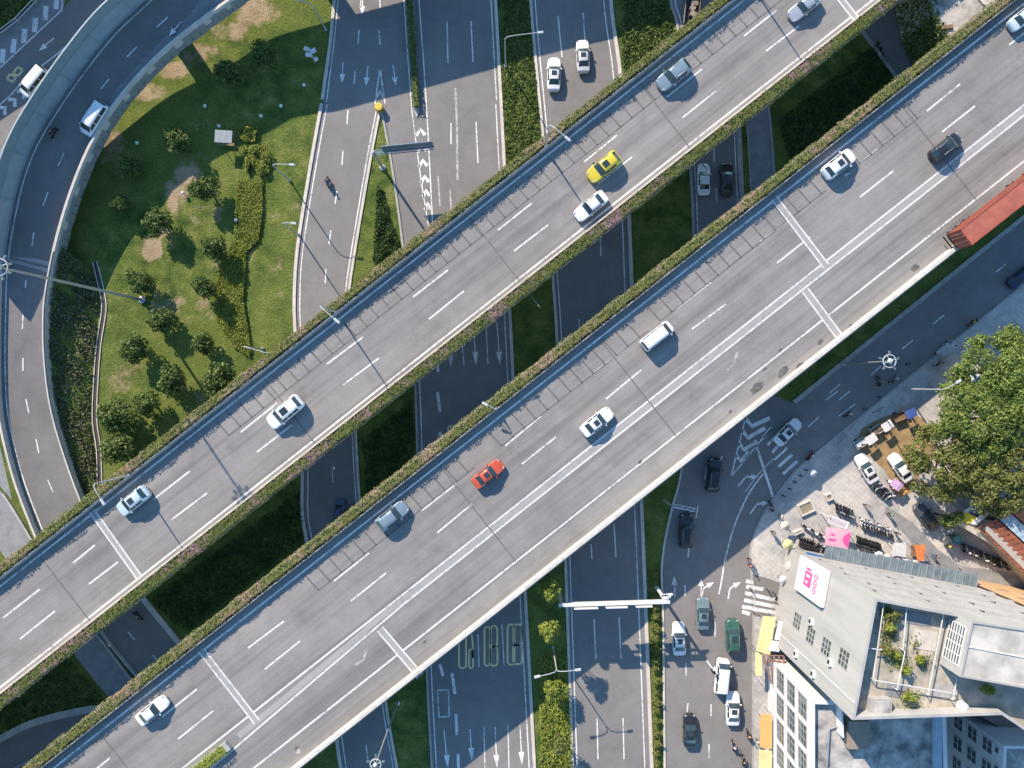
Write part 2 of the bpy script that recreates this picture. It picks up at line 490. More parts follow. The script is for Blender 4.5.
kerb('kerb', u_, 1, .9, .5, CONC)
kerb('kerb', d_, -1, .3)
poly_road('road', [(-300, 330), (-100, 145), (0, 68), (64, 8), (110, -50), (170, -140), (290, -140), (200, -50), (120, 20), (60, 80), (10, 135), (0, 150), (-60, 220), (-200, 380)], A_OLD)
poly_road('pavement', [(-40, 98), (0, 67), (64, 7), (72, -60), (40, -60), (36, 0), (0, 32), (-40, 70)], CONCD, ZR+.004)
poly_road('path', [(-200, 380), (-60, 220), (0, 150), (10, 135), (28, 150), (5, 215), (-8, 300), (-6, 420), (12, 500), (-40, 440), (-120, 430)], CONCD, ZR-.006)

# pavement and plaza by the building
kl = [(752, 900), (752, 640), (754, 612), (751, 580), (749, 556), (752, 538), (756, 527), (765, 509), (773, 498), (785, 482), (800, 465), (835, 436), (1024, 283), (1300, 61)]
pv = MB(); pv.prism(WP(kl+[(1500, 61), (1500, 900)]), -.05, .12); o = struct(pv.build('pavement', PAVE))
bm = bmesh.new(); bm.from_mesh(o.data); bmesh.ops.triangulate(bm, faces=[f for f in bm.faces if len(f.verts) > 4]); bm.to_mesh(o.data); bm.free()
kw = MB(); wall_along(kw, offset_line([W(p[0], p[1])[:2]+(0,) for p in smooth_line(kl)], -.12), .24, -.05, .135); struct(kw.build('kerb', KERB))
poly_road('alley', [(886, 506), (912, 522), (936, 548), (960, 566), (1010, 572), (1300, 590), (1300, 700), (960, 583), (925, 562), (905, 535), (884, 514)], CONCD, .126)
poly_road('bare_earth', [(853, 446), (862, 428), (880, 418), (905, 410), (925, 420), (935, 450), (920, 470), (912, 492), (900, 497), (884, 470), (868, 455)], EARTH, .126)

# kerbs, guard walls along the ground roads
def segpx(line, y0, y1):
    return [p for p in line if y0 <= 384-p[1]*F/CAMH <= y1]
kerb('kerb', A_l, -1, .45, .16, CONCL); kerb('kerb', A_r, 1, .35, .14, CONCL)
kerb('kerb', B_l, -1, .3, .14); kerb('kerb', B_r, 1, .45, .14, CONCL)
kerb('kerb', C_l, -1, .4, .14, CONCL); kerb('kerb', C_r, 1, .5, .14, CONCL)
kerb('kerb', D_l, -1, .35); kerb('kerb', D_r, 1, .7, .14, CONC)
kerb('kerb', H_l, -1, .5, .2, CONC); kerb('kerb', H_r, 1, .4, .16, CONC)
kerb('kerb', P_l, -1, .2); kerb('kerb', P_r, 1, .25)
kerb('kerb', I_l[3:], -1, .35, .4, CONC); kerb('kerb', I_r[5:], 1, .7, .3, CONCL); kerb('kerb', J_r[3:], 1, .3, .3, CONC)
jl = [(697, 300), (692, 390), (682, 473), (672, 512), (663, 562), (664, 622), (666, 800), (668, 900)]
kerb('kerb', [W(*p)[:2]+(0,) for p in smooth_line(jl)], -1, .3, .16, CONCL)
kerb('kerb', [W(*p)[:2]+(0,) for p in [(795, 404), (978, 256), (1300, 0)]], 1, .6, .2, CONC)
kerb('kerb', [W(*p)[:2]+(0,) for p in [(337, -150), (336, 0), (332, 43), (324, 100)]], -1, .45, .16, CONCL)
kerb('kerb', [W(*p)[:2]+(0,) for p in [(489, -150), (494, 0), (499.5, 104)]], 1, .45, .14, CONCL)
# central kerbed island with low shrubs in the top roads
isl = MB(); isl.prism(WP([(401, -150), (405, 0), (410, 60), (414, 112), (417, 118), (419, 112), (417, 60), (414, 0), (411, -150)]), -.05, .17)
struct(isl.build('traffic_island', CONC))
# ------------------------------------------------------------------ painted markings on the ground roads
mk = MB(); mkw = MB(); ZEB = []
def L_(pts, w=.15, z=ZM, m=mk): stripe(m, [W(p[0], p[1]) for p in pts], w, z)
def dashes(lst, w=.17, m=mk):
    for a, b, c, d in lst: L_([(a, b), (c, d)], w, ZM, m)
def edge(line, off, w=.16):
    l = offset_line(line, off); stripe(mk, [(p[0], p[1], ZM) for p in l], w)
def arrow(px, py, tx, ty, w=.16, kind='s', m=mk, z=ZM):
    """painted arrow from tail px,py to tip tx,ty"""
    a = Vector(W(px, py)[:2]); b = Vector(W(tx, ty)[:2]); d = (b-a); l = d.length; d.normalize(); n = Vector((-d.y, d.x))
    hl = min(1.9, l*.42); hw = .42
    if kind == 's':
        base = b-d*hl
        stripe(m, [tuple(a), tuple(base)], w, z)
        m.add([tuple(base+n*hw)+(z,), tuple(base-n*hw)+(z,), tuple(b)+(z,)], [(0, 1, 2)])
    else:
        sgn = -1 if kind == 'r' else 1
        k = a+d*(l*.62)
        stripe(m, [tuple(a), tuple(k)], w, z)
        e = k+d*.5+n*sgn*.55
        stripe(m, [tuple(k-n*sgn*.0), tuple(e)], w*1.4, z)
        dd = (d*.45+n*sgn*.55).normalized(); nn = Vector((-dd.y, dd.x))
        m.add([tuple(e+nn*.42)+(z,), tuple(e-nn*.42)+(z,), tuple(e+dd*1.1)+(z,)], [(0, 1, 2)])
edge(A_l, .55); edge(A_r, -.35); edge(B_r, -.55); edge(C_l, .45); edge(C_r, -.75); edge(D_l, .45); edge(D_r, -.3)
L_([(428, 675), (433, 768), (438, 900)], .16) if False else edge(segpx(B_l, 240, 910), .5)
L_([(339, -100), (338, 0), (334, 43), (326.5, 102)], .16); L_([(402, -60), (404, 0), (408, 60), (412, 112), (421, 180), (429.5, 232)], .16)
L_([(416, -60), (419, 0), (424, 67), (428, 133), (433, 232)], .18); L_([(487, -150), (491, 0), (496.5, 100)], .16)
dashes([(359, 30, 358, 44), (379, 30, 380, 45), (355, 71, 354, 84), (348, 110, 347, 124), (343, 150, 342, 165), (337, 191, 335, 204), (331, 230, 329, 244), (326, 269, 325, 283), (361, 0, 360, 8), (380, 0, 380, 8),
        (332, 468, 333, 483), (336, 505, 337, 520), (343, 560, 345, 580), (366, 745, 368, 759), (360, 705, 362, 720),
        (447, 21, 448, 63), (471, 21, 473, 62), (451, 123, 451, 144), (476, 122, 478, 163), (444, -50, 445, -12), (468, -50, 469, -12),
        (558, 16, 562, 57), (583, 13, 585, 40), (600, 231, 601, 256), (579, 319, 580, 331), (571, 160, 573, 180), (590, 110, 592, 150),
        (594, 619, 596, 659), (619, 617, 621, 659), (597, 718, 598, 759), (623, 718, 624, 759), (614, 524, 616, 557), (591, 544, 592, 559),
        (714, 148, 714, 162), (716, 188, 717, 202), (685, 585, 685, 596), (689, 547, 688, 557), (686, 663, 686, 676), (688, 703, 687, 712), (711, 704, 711, 716), (709, 744, 709, 758), (715, 622, 715, 637), (722, 456, 720, 463),
        (706, 467, 705, 480), (698, 506, 696, 518), (933, 324, 944, 315), (902, 349, 913, 340), (871, 375, 881, 366), (830, 393, 840, 384), (839, 400, 850, 391), (839, 416, 855, 404), (996, 272, 1006, 264), (808, 427, 819, 417), (826, 400, 838, 391),
        (128, 632, 135, 640), (153, 655, 160, 664), (112, 609, 117, 616)])
dashes([(462, 342, 464, 365), (486, 326, 488, 364), (478, 634, 479, 667), (502, 624, 504, 666), (484, 727, 485, 768), (508, 725, 509, 768)], .15)
dashes([(437, 362, 438, 372), (437.5, 392, 440, 412), (440, 432, 441, 442), (452, 673, 455, 694), (456, 714, 457, 735), (458, 754, 459, 780), (440, 664, 443, 676)], .42)
for a in [(343, 62, 342, 83), (368, 66, 366, 86), (393, 65, 396, 86), (450, 340, 451, 367), (474, 333, 476, 365), (497, 322, 500, 365), (444, 730, 448, 768), (470, 729, 472, 761), (495, 727, 497, 768), (520, 725, 522, 765), (675, 597, 674, 576), (701, 597, 701, 578), (343+20, 20-26, 342+20, 41-26)]:
    arrow(*a)
arrow(702, 596, 704, 584, .16, 'r'); arrow(728, 599, 731, 582, .18, 'r'); arrow(738, 486, 751, 471, .2, 'r'); arrow(750, 514, 761, 498, .2, 'r')
for a in [(437, 690, 449, 690), (438.5, 717, 449.5, 716.5), (437.6, 690, 439, 717), (448.3, 690, 449.4, 717)]: L_([a[:2], a[2:]], .16)
L_([(455.5, 88), (457, 128), (457.5, 180)], .3, ZM, mkw); L_([(450, 190), (452, 222)], .25, ZM, mkw); L_([(438, 176), (440, 206)], .22, ZM, mkw); struct(mkw.build('road_marking', LINEW, fix=False))
# gores
L_([(380, 68), (375, 104)], .2); L_([(380, 68), (385, 104)], .2)
L_([(376.5, 98), (380, 91), (383.5, 98)], .35)
for (x, y, hw) in [(420.5, 130, 5.5), (422, 146, 5.6), (423, 161, 5.2), (424.8, 177, 4.8), (426.2, 191, 4.2), (427.8, 204, 3.6)]:
    L_([(x-hw+.9, y+6), (x, y-.5), (x+hw-.9, y+5)], .55)
L_([(731, 477), (740, 440), (746, 416)], .2); L_([(731, 477), (757, 445), (772, 428)], .2)
for (x0, y0, x1, y1, x2, y2) in [(736, 455, 740.5, 461, 749, 452), (739, 443, 744, 450, 757, 441), (742, 430, 748, 438, 765, 428), (745, 418, 752, 426, 770, 418)]:
    L_([(x0, y0), (x1, y1), (x2, y2)], .6)
L_([(756, 445), (773, 497)], .35)
L_(smooth_line([(763, 474), (748, 495), (734, 527), (725, 560), (722, 578), (719, 594)]), .2)
L_(smooth_line([(745, 492), (762, 470), (785, 448)]), .1)
for (a, b, c, d) in [(746, 581, 753, 582), (746, 586.5, 763, 589), (745, 593, 777, 600), (744, 600, 776, 606.5), (742, 606.5, 775, 612.5), (742, 611.5, 750, 614)]:
    L_([(a, b), (min(c, 752), b+(d-b)*(min(c, 752)-a)/(c-a))], .55)
    if c > 752: ZEB.append((752, b+(d-b)*(752-a)/(c-a), c, d))
for i in range(8):
    x, y = 762+4.6*i, 436+7.2*i
    L_([(x+(-2 if i > 2 else 1), y+2), (x+9+i*.7, y-8-i*.6)], .42)
# far left road
zm = MB()
for q in ZEB: L_([q[:2], q[2:]], .55, .138, zm)
struct(zm.build('road_marking', LINE, fix=False))
poly_road('side_street', [(751, 574), (764, 577), (784, 584), (796, 596), (790, 612), (776, 617), (753, 616)], A_OLD, .132)
L_([(-60, 116), (0, 68), (62, 10), (64, -60)], .2); L_([(56, 55), (26, 78), (10, 96), (-40, 140)], .18); L_([(74, 40), (56, 55)], .18)
for i, (x, y) in enumerate([(2, 58), (13, 48), (23.5, 38), (34.5, 27), (45, 15), (56, 4)]): L_([(x, y+5), (x+1.3, y-9)], .75)
for (x, y) in [(4, 108), (14, 100), (-6, 118), (23, 92)]: L_([(x-6, y-1), (x+1, y), (x+1, y+7)], .55)
arrow(54, 38, 39, 51)
struct(mk.build('road_marking', LINE, fix=False))
# speed figures painted in outline, read by drivers coming down the picture
mky = MB()
def figure(ch, x0, y0, x1, y1, w=.26):
    """one figure turned half round inside a pixel box"""
    def q(u, v): return (x1+(x0-x1)*u, y1+(y0-y1)*v)      # u,v of an upright figure
    def rr(u0, v0, u1, v1, c=.18):
        cu, cv = c*1.2, c*.35
        return [(u0+cu, v0), (u1-cu, v0), (u1, v0+cv), (u1, v1-cv), (u1-cu, v1), (u0+cu, v1), (u0, v1-cv), (u0, v0+cv), (u0+cu, v0)]
    P = {'0': [rr(0, 0, 1, 1)], '8': [rr(.04, .48, .96, 1), rr(0, 0, 1, .48)], '6': [rr(0, 0, 1, .55), [(0, .3), (.05, .7), (.35, 1)]], '4': [[(.75, 0), (.75, 1), (0, .35), (1, .35)]]}[ch]
    for line in P: L_([q(*p) for p in line], w, ZM, mky)
for ch, b in [('8', (513, 624.5, 522, 664)), ('0', (507.5, 624.5, 514.5, 664.5)), ('8', (490.5, 626, 497.5, 665.5)), ('0', (484.5, 627, 490, 665.5)), ('0', (459, 634, 466, 668)), ('6', (469, 634, 473, 668)), ('0', (448, 426, 454, 462)), ('8', (455.5, 425, 461, 462))]:
    figure(ch, *b)
struct(mky.build('road_marking', LINEY, fix=False))
mky = MB()
a, b = W(12, 80), W(22, 68)
for (p, q_) in [((7, 79), (13, 82)), ((7, 79), (10, 74)), ((10, 74), (16, 77)), ((13, 82), (16, 77)), ((13, 73), (18, 67)), ((18, 67), (23, 70)), ((23, 70), (18, 76)), ((18, 76), (13, 73))]:
    L_([p, q_], .3, ZM, mky)
struct(mky.build('road_marking', LINEY, fix=False))
# ------------------------------------------------------------------ leaves
def leaf_object(name, P, Nn, size, mat, parent=None, aspect=.6, jitter=.9, extra=None, loc=None):
    """many small bent leaf faces; P centres, Nn preferred normals"""
    n = len(P)
    Nn = Nn+rng.normal(0, jitter, (n, 3)); Nn /= np.linalg.norm(Nn, axis=1, keepdims=True)+1e-9
    A = np.cross(Nn, rng.normal(0, 1, (n, 3))); A /= np.linalg.norm(A, axis=1, keepdims=True)+1e-9
    B = np.cross(Nn, A)
    s = (np.asarray(size)*rng.uniform(.7, 1.3, n))[:, None]
    V = np.empty((n, 4, 3))
    V[:, 0] = P-A*s*.5; V[:, 1] = P-B*s*.5*aspect+Nn*s*.08; V[:, 2] = P+A*s*.5; V[:, 3] = P+B*s*.5*aspect+Nn*s*.08
    V = V.reshape(-1, 3)
    me = bpy.data.meshes.new(name)
    ev = []; ef = []
    if extra: ev, ef = extra.v, extra.f
    allv = np.vstack([V, np.array(ev).reshape(-1, 3)]) if len(ev) else V
    faces = np.arange(n*4).reshape(n, 4).tolist()+[tuple(i+n*4 for i in f) for f in ef]
    me.from_pydata(allv.tolist(), [], faces)
    me.materials.append(mat); me.update()
    o = bpy.data.objects.new(name, me); COL.objects.link(o)
    if parent is not None: o.parent = parent
    if loc is not None: o.location = loc
    return o

F_PLANTER = foliage('planter_leaves', [(.11, .13, .032), (.18, .195, .05), (.24, .245, .08), (.15, .17, .042), (.29, .255, .115)], ((.42, .27, .17), (.35, .28, .18)), .555)
F_PLANTER2 = foliage('planter_leaves_olive', [(.085, .105, .026), (.145, .165, .04), (.20, .21, .06), (.11, .13, .032)], ((.33, .21, .20), (.27, .19, .15)), .56)
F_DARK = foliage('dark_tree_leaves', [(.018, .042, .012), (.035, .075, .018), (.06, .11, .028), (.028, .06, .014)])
F_PARK = foliage('park_tree_leaves', [(.04, .08, .018), (.095, .15, .032), (.20, .25, .07), (.06, .105, .024)])
F_BRIGHT = foliage('bright_tree_leaves', [(.09, .15, .03), (.20, .28, .06), (.32, .38, .11), (.135, .205, .042)], trans=.38)
F_OLIVE = foliage('olive_tree_leaves', [(.11, .135, .036), (.195, .215, .056), (.27, .28, .09), (.14, .165, .044)], trans=.35)
F_YELLOW = foliage('clipped_shrub_leaves', [(.19, .245, .04), (.28, .335, .06), (.36, .385, .085), (.23, .285, .048)], trans=.35)
F_SCRUB = foliage('scrub_leaves', [(.05, .075, .026), (.10, .13, .042), (.16, .17, .075), (.24, .225, .16), (.07, .10, .032)])
F_CORE = surf('dark_branches', (.022, .035, .012), (.03, .03, .014), 3, .95)  # dark green core filling the beds under the leaves

def hedge_leaves(mb_pts, w, h, per_m, size, name, mat, parent, z0=0):
    """leaf shell along a local polyline; pts (x,y,z)"""
    P = []; Q = []
    for a, b in zip(mb_pts, mb_pts[1:]):
        a = np.array(a); b = np.array(b); l = np.linalg.norm(b-a); n = int(l*per_m)
        if n < 1: continue
        d = (b-a)/l; nn = np.array((-d[1], d[0], 0))
        t = rng.uniform(0, 1, n); ph = rng.uniform(-.15, math.pi+.15, n)
        # lumpy profile
        xs = a[0]*17.3+t*l
        lump = .93+.10*np.sin(xs*.41+.7*np.sin(xs*.13))+.10*np.sin(xs*2.1+a[1])*np.sin(xs*.73)+rng.normal(0, .06, n)
        cy = np.sign(np.cos(ph))*np.abs(np.cos(ph))**.55*w/2*lump
        cz = np.abs(np.sin(ph))**.55*h*lump
        P.append(a+(b-a)*t[:, None]+nn*cy[:, None]+np.stack([0*cz, 0*cz, cz+z0], 1))
        Q.append(nn*np.cos(ph)[:, None]+np.stack([0*ph, 0*ph, np.sin(ph)+.25], 1))
    core = MB(); wall_along(core, [tuple(p) for p in mb_pts], w*.62, z0, z0+h*.66)
    return leaf_object(name, np.vstack(P), np.vstack(Q), size, mat, parent, extra=core)

# ------------------------------------------------------------------ the two straight viaducts
HD = 9.4
DU = np.array((.7855, .6190)); DN = np.array((.6190, -.7855))
DANG = math.atan2(.6190, .7855)
class Deck:
    def __init__(s, px, py): s.o = np.array(W(px, py, HD)[:2])
    def st(s, px, py, h=HD):
        p = np.array(W(px, py, h)[:2])-s.o
        return float(p@DU), float(p@DN)
    def world(s, a, t, z=HD):
        p = s.o+DU*a+DN*t; return (p[0], p[1], z)
D1 = Deck(512, 183); D2 = Deck(512, 407)
Z0 = HD
def sl(pts, w, z, mb):         # local stripe; pts in (s,t)
    stripe(mb, [(p[0], -p[1]) for p in pts], w, z)
S0, S1 = -175, 175

def viaduct(D, label, tmax, pil, extra):
    t = thing('overpass', label, 'overpass', (D.o[0], D.o[1], 0), DANG, 'parallel overpasses')
    a, b = -1.2 if D is D1 else -1.5, tmax
    m = MB(); m.add([(S0, -a, Z0), (S1, -a, Z0), (S1, -b, Z0), (S0, -b, Z0)], [(0, 3, 2, 1)])
    m.build('roadway', A_DECK, t)
    m = MB()
    prof = [(a-.3, Z0-.008), (a-.3, Z0-1.25), (a+.1, Z0-1.25), (a+.2, Z0-.6), (a+1.6, Z0-.7), (a+2.6, Z0-1.7), (b-2.6, Z0-1.7), (b-1.6, Z0-.6), (b+.3, Z0-.35), (b+.3, Z0-.008)]  # deep lip on the sunward edge, added to narrow the sunlit strip below
    n = len(prof)
    m.add([(S0, -p[0], p[1]) for p in prof]+[(S1, -p[0], p[1]) for p in prof], [(i, (i+1) % n, n+(i+1) % n, n+i) for i in range(n)]+[tuple(range(n)), tuple(range(2*n-1, n-1, -1))])
    m.build('girder', CONC, t)
    for px in pil:
        s = (px-512)/.7855/7.6
        for off in ((.28, .72) if tmax > 15 else (.5,)):
            m = MB()
            c = a+(b-a)*off
            m.box((s, -c, 3.4), (1.5, 2.3, 6.9))
            m.add([(s-.7, -c+2.6, Z0-1.7), (s+.7, -c+2.6, Z0-1.7), (s+.7, -c-2.6, Z0-1.7), (s-.7, -c-2.6, Z0-1.7), (s-.7, -c+1.1, 6.6), (s+.7, -c+1.1, 6.6), (s+.7, -c-1.1, 6.6), (s-.7, -c-1.1, 6.6)],
                  [(0, 1, 2, 3), (7, 6, 5, 4), (0, 4, 5, 1), (1, 5, 6, 2), (2, 6, 7, 3), (3, 7, 4, 0)])
            m.build('pillar', CONC, t)
    return t

def parapet(t, t0, t1, h=1.05, mat=CONC, s0=S0, s1=S1):
    m = MB(); y0, y1 = -t0, -t1; k = .06
    pr = [(y0, -.35), (y0, .25), (y0-k*np.sign(y0-y1), h-.08), (y0-1.6*k*np.sign(y0-y1), h), (y1+1.6*k*np.sign(y0-y1), h), (y1+k*np.sign(y0-y1), h-.08), (y1, .25), (y1, -.35)]
    s = s0; seg = 6.0
    while s < s1-.1:
        e = min(s+seg-.03, s1)
        n = len(pr)
        m.add([(s, p[0], Z0+p[1]) for p in pr]+[(e, p[0], Z0+p[1]) for p in pr], [(i, (i+1) % n, n+(i+1) % n, n+i) for i in range(n)]+[tuple(range(n)), tuple(range(2*n-1, n-1, -1))])
        s += seg
    return m.build('parapet', mat, t)

ov1 = viaduct(D1, 'narrower two lane concrete overpass with flower hedges on both edges', 11.55, [120, 255, 390, 530, 650, 810], None)
ov2 = viaduct(D2, 'wide concrete overpass with four lanes and a bare pale barrier on one edge', 19.85, [160, 300, 545, 655, 800, 985], None)
parapet(ov1, -.85, -.6); parapet(ov1, 11.0, 11.35, 1.0, CONCL)
parapet(ov2, -1.2, -.95); parapet(ov2, 19.25, 19.85, 1.05, CONCL)

def dashes_on(D, lst, m, w=.2):
    for a, b, c, d in lst: sl([D.st(a, b), D.st(c, d)], w, Z0+.006, m)
m = MB()
sl([(S0, 0), (S1, 0)], .24, Z0+.006, m); sl([(S0, 10.45), (S1, 10.45)], .22, Z0+.006, m)
dA1 = [(3, 618, 40, 589), (73, 563, 95, 545), (154, 499, 190, 471), (241, 432, 277, 403), (327, 364, 363, 337), (413, 297, 448, 270), (498, 230, 532, 203), (584, 162, 617, 135), (667, 97, 702, 69), (744, 36, 777, 10)]
dB1 = [(20, 639, 55, 611), (89, 584, 118, 562), (171, 520, 207, 493), (257, 452, 292, 425), (343, 385, 379, 358), (429, 319, 464, 291), (514, 251, 548, 225), (598, 184, 632, 157), (682, 118, 716, 91), (766, 51, 799, 26)]
dashes_on(D1, dA1+dB1+[(830, -31, 864, -58), (-84, 686, -50, 658), (-64, 705, -30, 678)], m)
m.build('lane_marking', LINE, ov1, fix=False)
def joint(D, t_, p, q, w=1.0):
    a, b = D.st(*p), D.st(*q)
    m = MB(); sl([a, b], w, Z0+.010, m); m.build('expansion_joint', LINECR, t_, fix=False)
    m = MB(); d = np.array(b)-np.array(a); d /= np.linalg.norm(d); n = np.array((-d[1], d[0]))*w*.5
    for s in (1, -1): sl([tuple(np.array(a)+n*s), tuple(np.array(b)+n*s)], .2, Z0+.014, m)
    m.build('joint_edge', LINE2, t_, fix=False)
def joint_dark(D, t_, p, q):
    m = MB(); sl([D.st(*p), D.st(*q)], .16, Z0+.010, m); m.build('expansion_joint', TAR, t_, fix=False)
joint(D1, ov1, (92, 511), (139, 577), .75); joint(D1, ov1, (835, -8), (858, 21), .75)
joint(D2, ov2, (201, 650), (257, 722), .8); joint(D2, ov2, (774, 198), (826, 266), .8)
joint(D2, ov2, (380, 629), (420, 676), .9); joint(D2, ov2, (805, 290), (842, 340), .9)
for x in (40, 265, 470, 640): joint_dark(D1, ov1, (x, 586-.788*x+2), (x+70, 586-.788*x+92))
for x in (100, 440, 600, 900): joint_dark(D2, ov2, (x, 810-.787*x+2), (x+76, 810-.787*x+98))
# dark sealed ladder pattern in the outer lanes
def ladder(D, t_, x0, x1, y_at, trow, gaps=()):
    m = MB()
    s0 = D.st(x0, y_at(x0))[0]; s1 = D.st(x1, y_at(x1))[0]
    sl([(s0, trow-.55), (s1, trow-.55)], .16, Z0+.008, m)
    s = s0
    while s < s1:
        sl([(s, trow-.55), (s-.15, trow-3.0)], .22, Z0+.008, m); s += 1.93
    m.build('sealed_crack', TAR, t_, fix=False)
ladder(D1, ov1, 232, 860, lambda x: 586-.788*x+36, 3.6)
ladder(D2, ov2, 322, 478, lambda x: 810-.787*x+38, 3.75); ladder(D2, ov2, 505, 652, lambda x: 810-.787*x+38, 3.75)
ladder(D2, ov2, 664, 830, lambda x: 810-.787*x+38, 3.75); ladder(D2, ov2, 852, 924, lambda x: 810-.787*x+38, 3.75)
m = MB()
sl([(S0, 0), (S1, 0)], .24, Z0+.006, m); sl([(S0, 16.3), (S1, 16.3)], .22, Z0+.006, m)
dA2 = [(845, 176, 878, 149), (927, 111, 960, 84), (760, 242, 793, 217), (1009, 45, 1042, 19), (676, 309, 711, 282), (590, 376, 625, 349), (505, 446, 541, 416), (421, 511, 456, 484), (334, 581, 369, 553), (248, 648, 284, 621), (162, 717, 197, 689), (76, 785, 110, 758)]
dB2 = [(942, 132, 975, 106), (860, 197, 893, 171), (777, 263, 810, 237), (692, 329, 726, 304), (606, 399, 641, 370), (522, 464, 556, 437), (437, 533, 472, 504), (351, 601, 386, 573), (265, 669, 300, 641), (178, 739, 213, 711), (1025, 66, 1060, 39), (92, 808, 127, 781)]
dashes_on(D2, dA2+dB2, m)
m.build('lane_marking', LINE, ov2, fix=False)
m = MB(); sB = D2.st(233, 742)[0]
sl([(sB-60, 10.5), (S1, 10.5)], .26, Z0+.006, m); sK = D2.st(400, 600)[0]; sl([(sB-60, 14.2), (sB-2, 12.75), (sB+4, 12.5), (sK, 11.55), (S1, 11.55)], .24, Z0+.006, m)
m.build('lane_marking', LINE2, ov2, fix=False)
m = MB(); sl([(sK-6, 11.05), (S1, 11.05)], .72, Z0+.004, m); sl([(sB+1, 11.75), (sB+9, 11.6), (sK-6, 11.2)], .8, Z0+.004, m); m.build('median_band', LINECR, ov2, fix=False)
m = MB()
for (x0, y0, x1, y1, k) in [(727, 370, 737, 352, 1), (355, 665, 367, 648, 1), (298, 748, 296, 752, 0)]:
    p = D2.st(x0, y0); q = D2.st(x1, y1); mid = ((p[0]+q[0])/2, (p[1]+q[1])/2+.5)
    sl([p, mid, q], .32, Z0+.006, m)
m.build('lane_marking', LINEW, ov2, fix=False)
A_SH = asphalt('shoulder_asphalt', .25, True, (1.035, .985, .925))
m = MB(); m.add([(S0, -16.6, Z0+.004), (S1, -16.6, Z0+.004), (S1, -19.24, Z0+.004), (S0, -19.24, Z0+.004)], [(0, 3, 2, 1)]); m.build('shoulder', A_SH, ov2)
# oil stains on the outer shoulder
STAIN = surf('oil_stain', (.075, .072, .07), (.15, .147, .145), 1.6, .8)
m = MB()
for (px, py, r) in [(757, 388, 1.15), (765, 369, .35), (425, 642, .35), (297, 748, .4), (730, 412, .3), (780, 350, .3), (783, 372, .9), (800, 366, .6), (915, 268, .7), (332, 735, .3), (640, 462, .35), (820, 342, .5), (850, 326, .35)]:
    s, t = D2.st(px, py); n = 14
    m.add([(s+math.cos(6.283*i/n)*r*random.uniform(.7, 1.3), -t+math.sin(6.283*i/n)*r*.55*random.uniform(.7, 1.3), Z0+.009) for i in range(n)], [tuple(range(n))])
m.build('oil_stain', STAIN, ov2)

def planter_hedge(D, t0, t1, label, mat, s0=-120, s1=120, z=.55, h=.95, per=105, trough=True, size=.22):
    r = thing('planter_hedge', label, 'hedge', D.world(0, (t0+t1)/2, HD), DANG, 'hedges along the overpass edges')
    w = abs(t1-t0)
    if trough:
        m = MB(); m.box(((s0+s1)/2, 0, .35), (s1-s0, w*.8, .75)); m.build('planter', CONC, r)
    pts = [(s, 0, 0) for s in np.arange(s0, s1+.1, 4.0)]
    hedge_leaves(pts, w, h, per, size, 'foliage', mat, r, z)
    return r
planter_hedge(D1, -2.1, -.85, 'long yellow green hedge with orange flowers on the upper edge of the narrower overpass', F_PLANTER)
planter_hedge(D1, 11.3, 12.95, 'long olive hedge with purplish flowers between the narrower overpass and the dark gap', F_PLANTER2, h=1.0, per=110)
planter_hedge(D2, -2.75, -1.2, 'long yellow green hedge with pink flowers along the inner edge of the wide overpass', F_PLANTER, per=115)
planter_hedge(D2, 11.05, 12.5, 'short green hedge ending in a rounded tip between two lanes of the wide overpass', F_YELLOW, s0=sB-45, s1=sB-.4, z=.2, h=.95)

# ------------------------------------------------------------------ curved ramp
RL = [((60, 580), .4), ((32, 512), .9), ((17, 469), 1.2), ((5, 416), 1.6), ((2, 366), 2.1), ((2.5, 310), 2.7), ((4, 270), 3.2), ((9, 232), 3.6), ((20, 182), 4.1), ((35, 143), 4.7), ((58, 105), 5.1), ((84, 68), 5.75), ((114, 31), 6.4), ((147, 0), 7.1), ((172, -27), 7.8), ((203, -62), 8.5), ((260, -88), 9.0), ((337, -114), 9.3), ((389, -131), 9.4), ((500, -162), 9.4), ((640, -192), 9.5), ((820, -220), 9.5)]
RR = [((112, 560), .4), ((90, 515), .9), ((69, 460), 1.2), ((54, 408), 1.6), ((47.5, 358), 2.1), ((47, 310), 2.7), ((52, 274), 3.2), ((60, 237), 3.6), ((73, 194), 4.1), ((90, 152), 4.7), ((112, 113), 5.1), ((140, 78), 5.75), ((174, 45), 6.4), ((210, 17), 7.1), ((234, 0), 7.8), ((252, -13), 8.5), ((284, -30), 9.0), ((348, -52), 9.3), ((402, -69), 9.4), ((512, -98), 9.4), ((650, -128), 9.5), ((830, -156), 9.5)]
rl = smooth_line([W(p[0], p[1], h) for p, h in RL], 5); rr_ = smooth_line([W(p[0], p[1], h) for p, h in RR], 5)
rp = thing('ramp_bridge', 'curved two lane ramp with a tall blue grey noise barrier on its outer side', 'ramp', (W(60, 250)[0], W(60, 250)[1], 0))
ro = rp.location
def loc_(pts): return [(p[0]-ro[0], p[1]-ro[1], p[2]) for p in pts]
Lr, Qr = loc_(rl), loc_(rr_)
m = MB(); m.ribbon(Lr, Qr); A_RAMP = asphalt('ramp_asphalt', .185, False); m.build('roadway', A_RAMP, rp)
m = MB(); n = len(Lr)
Lo, Qo = offset_line(Lr, .5), offset_line(Qr, -.3)
dz = lambda L, d: [(p[0], p[1], max(p[2]+d, -.3)) for p in L]
a_, b_, c_, d_ = dz(Lo, -.01), dz(Qo, -.01), dz(Qo, -1.5), dz(Lo, -1.5)
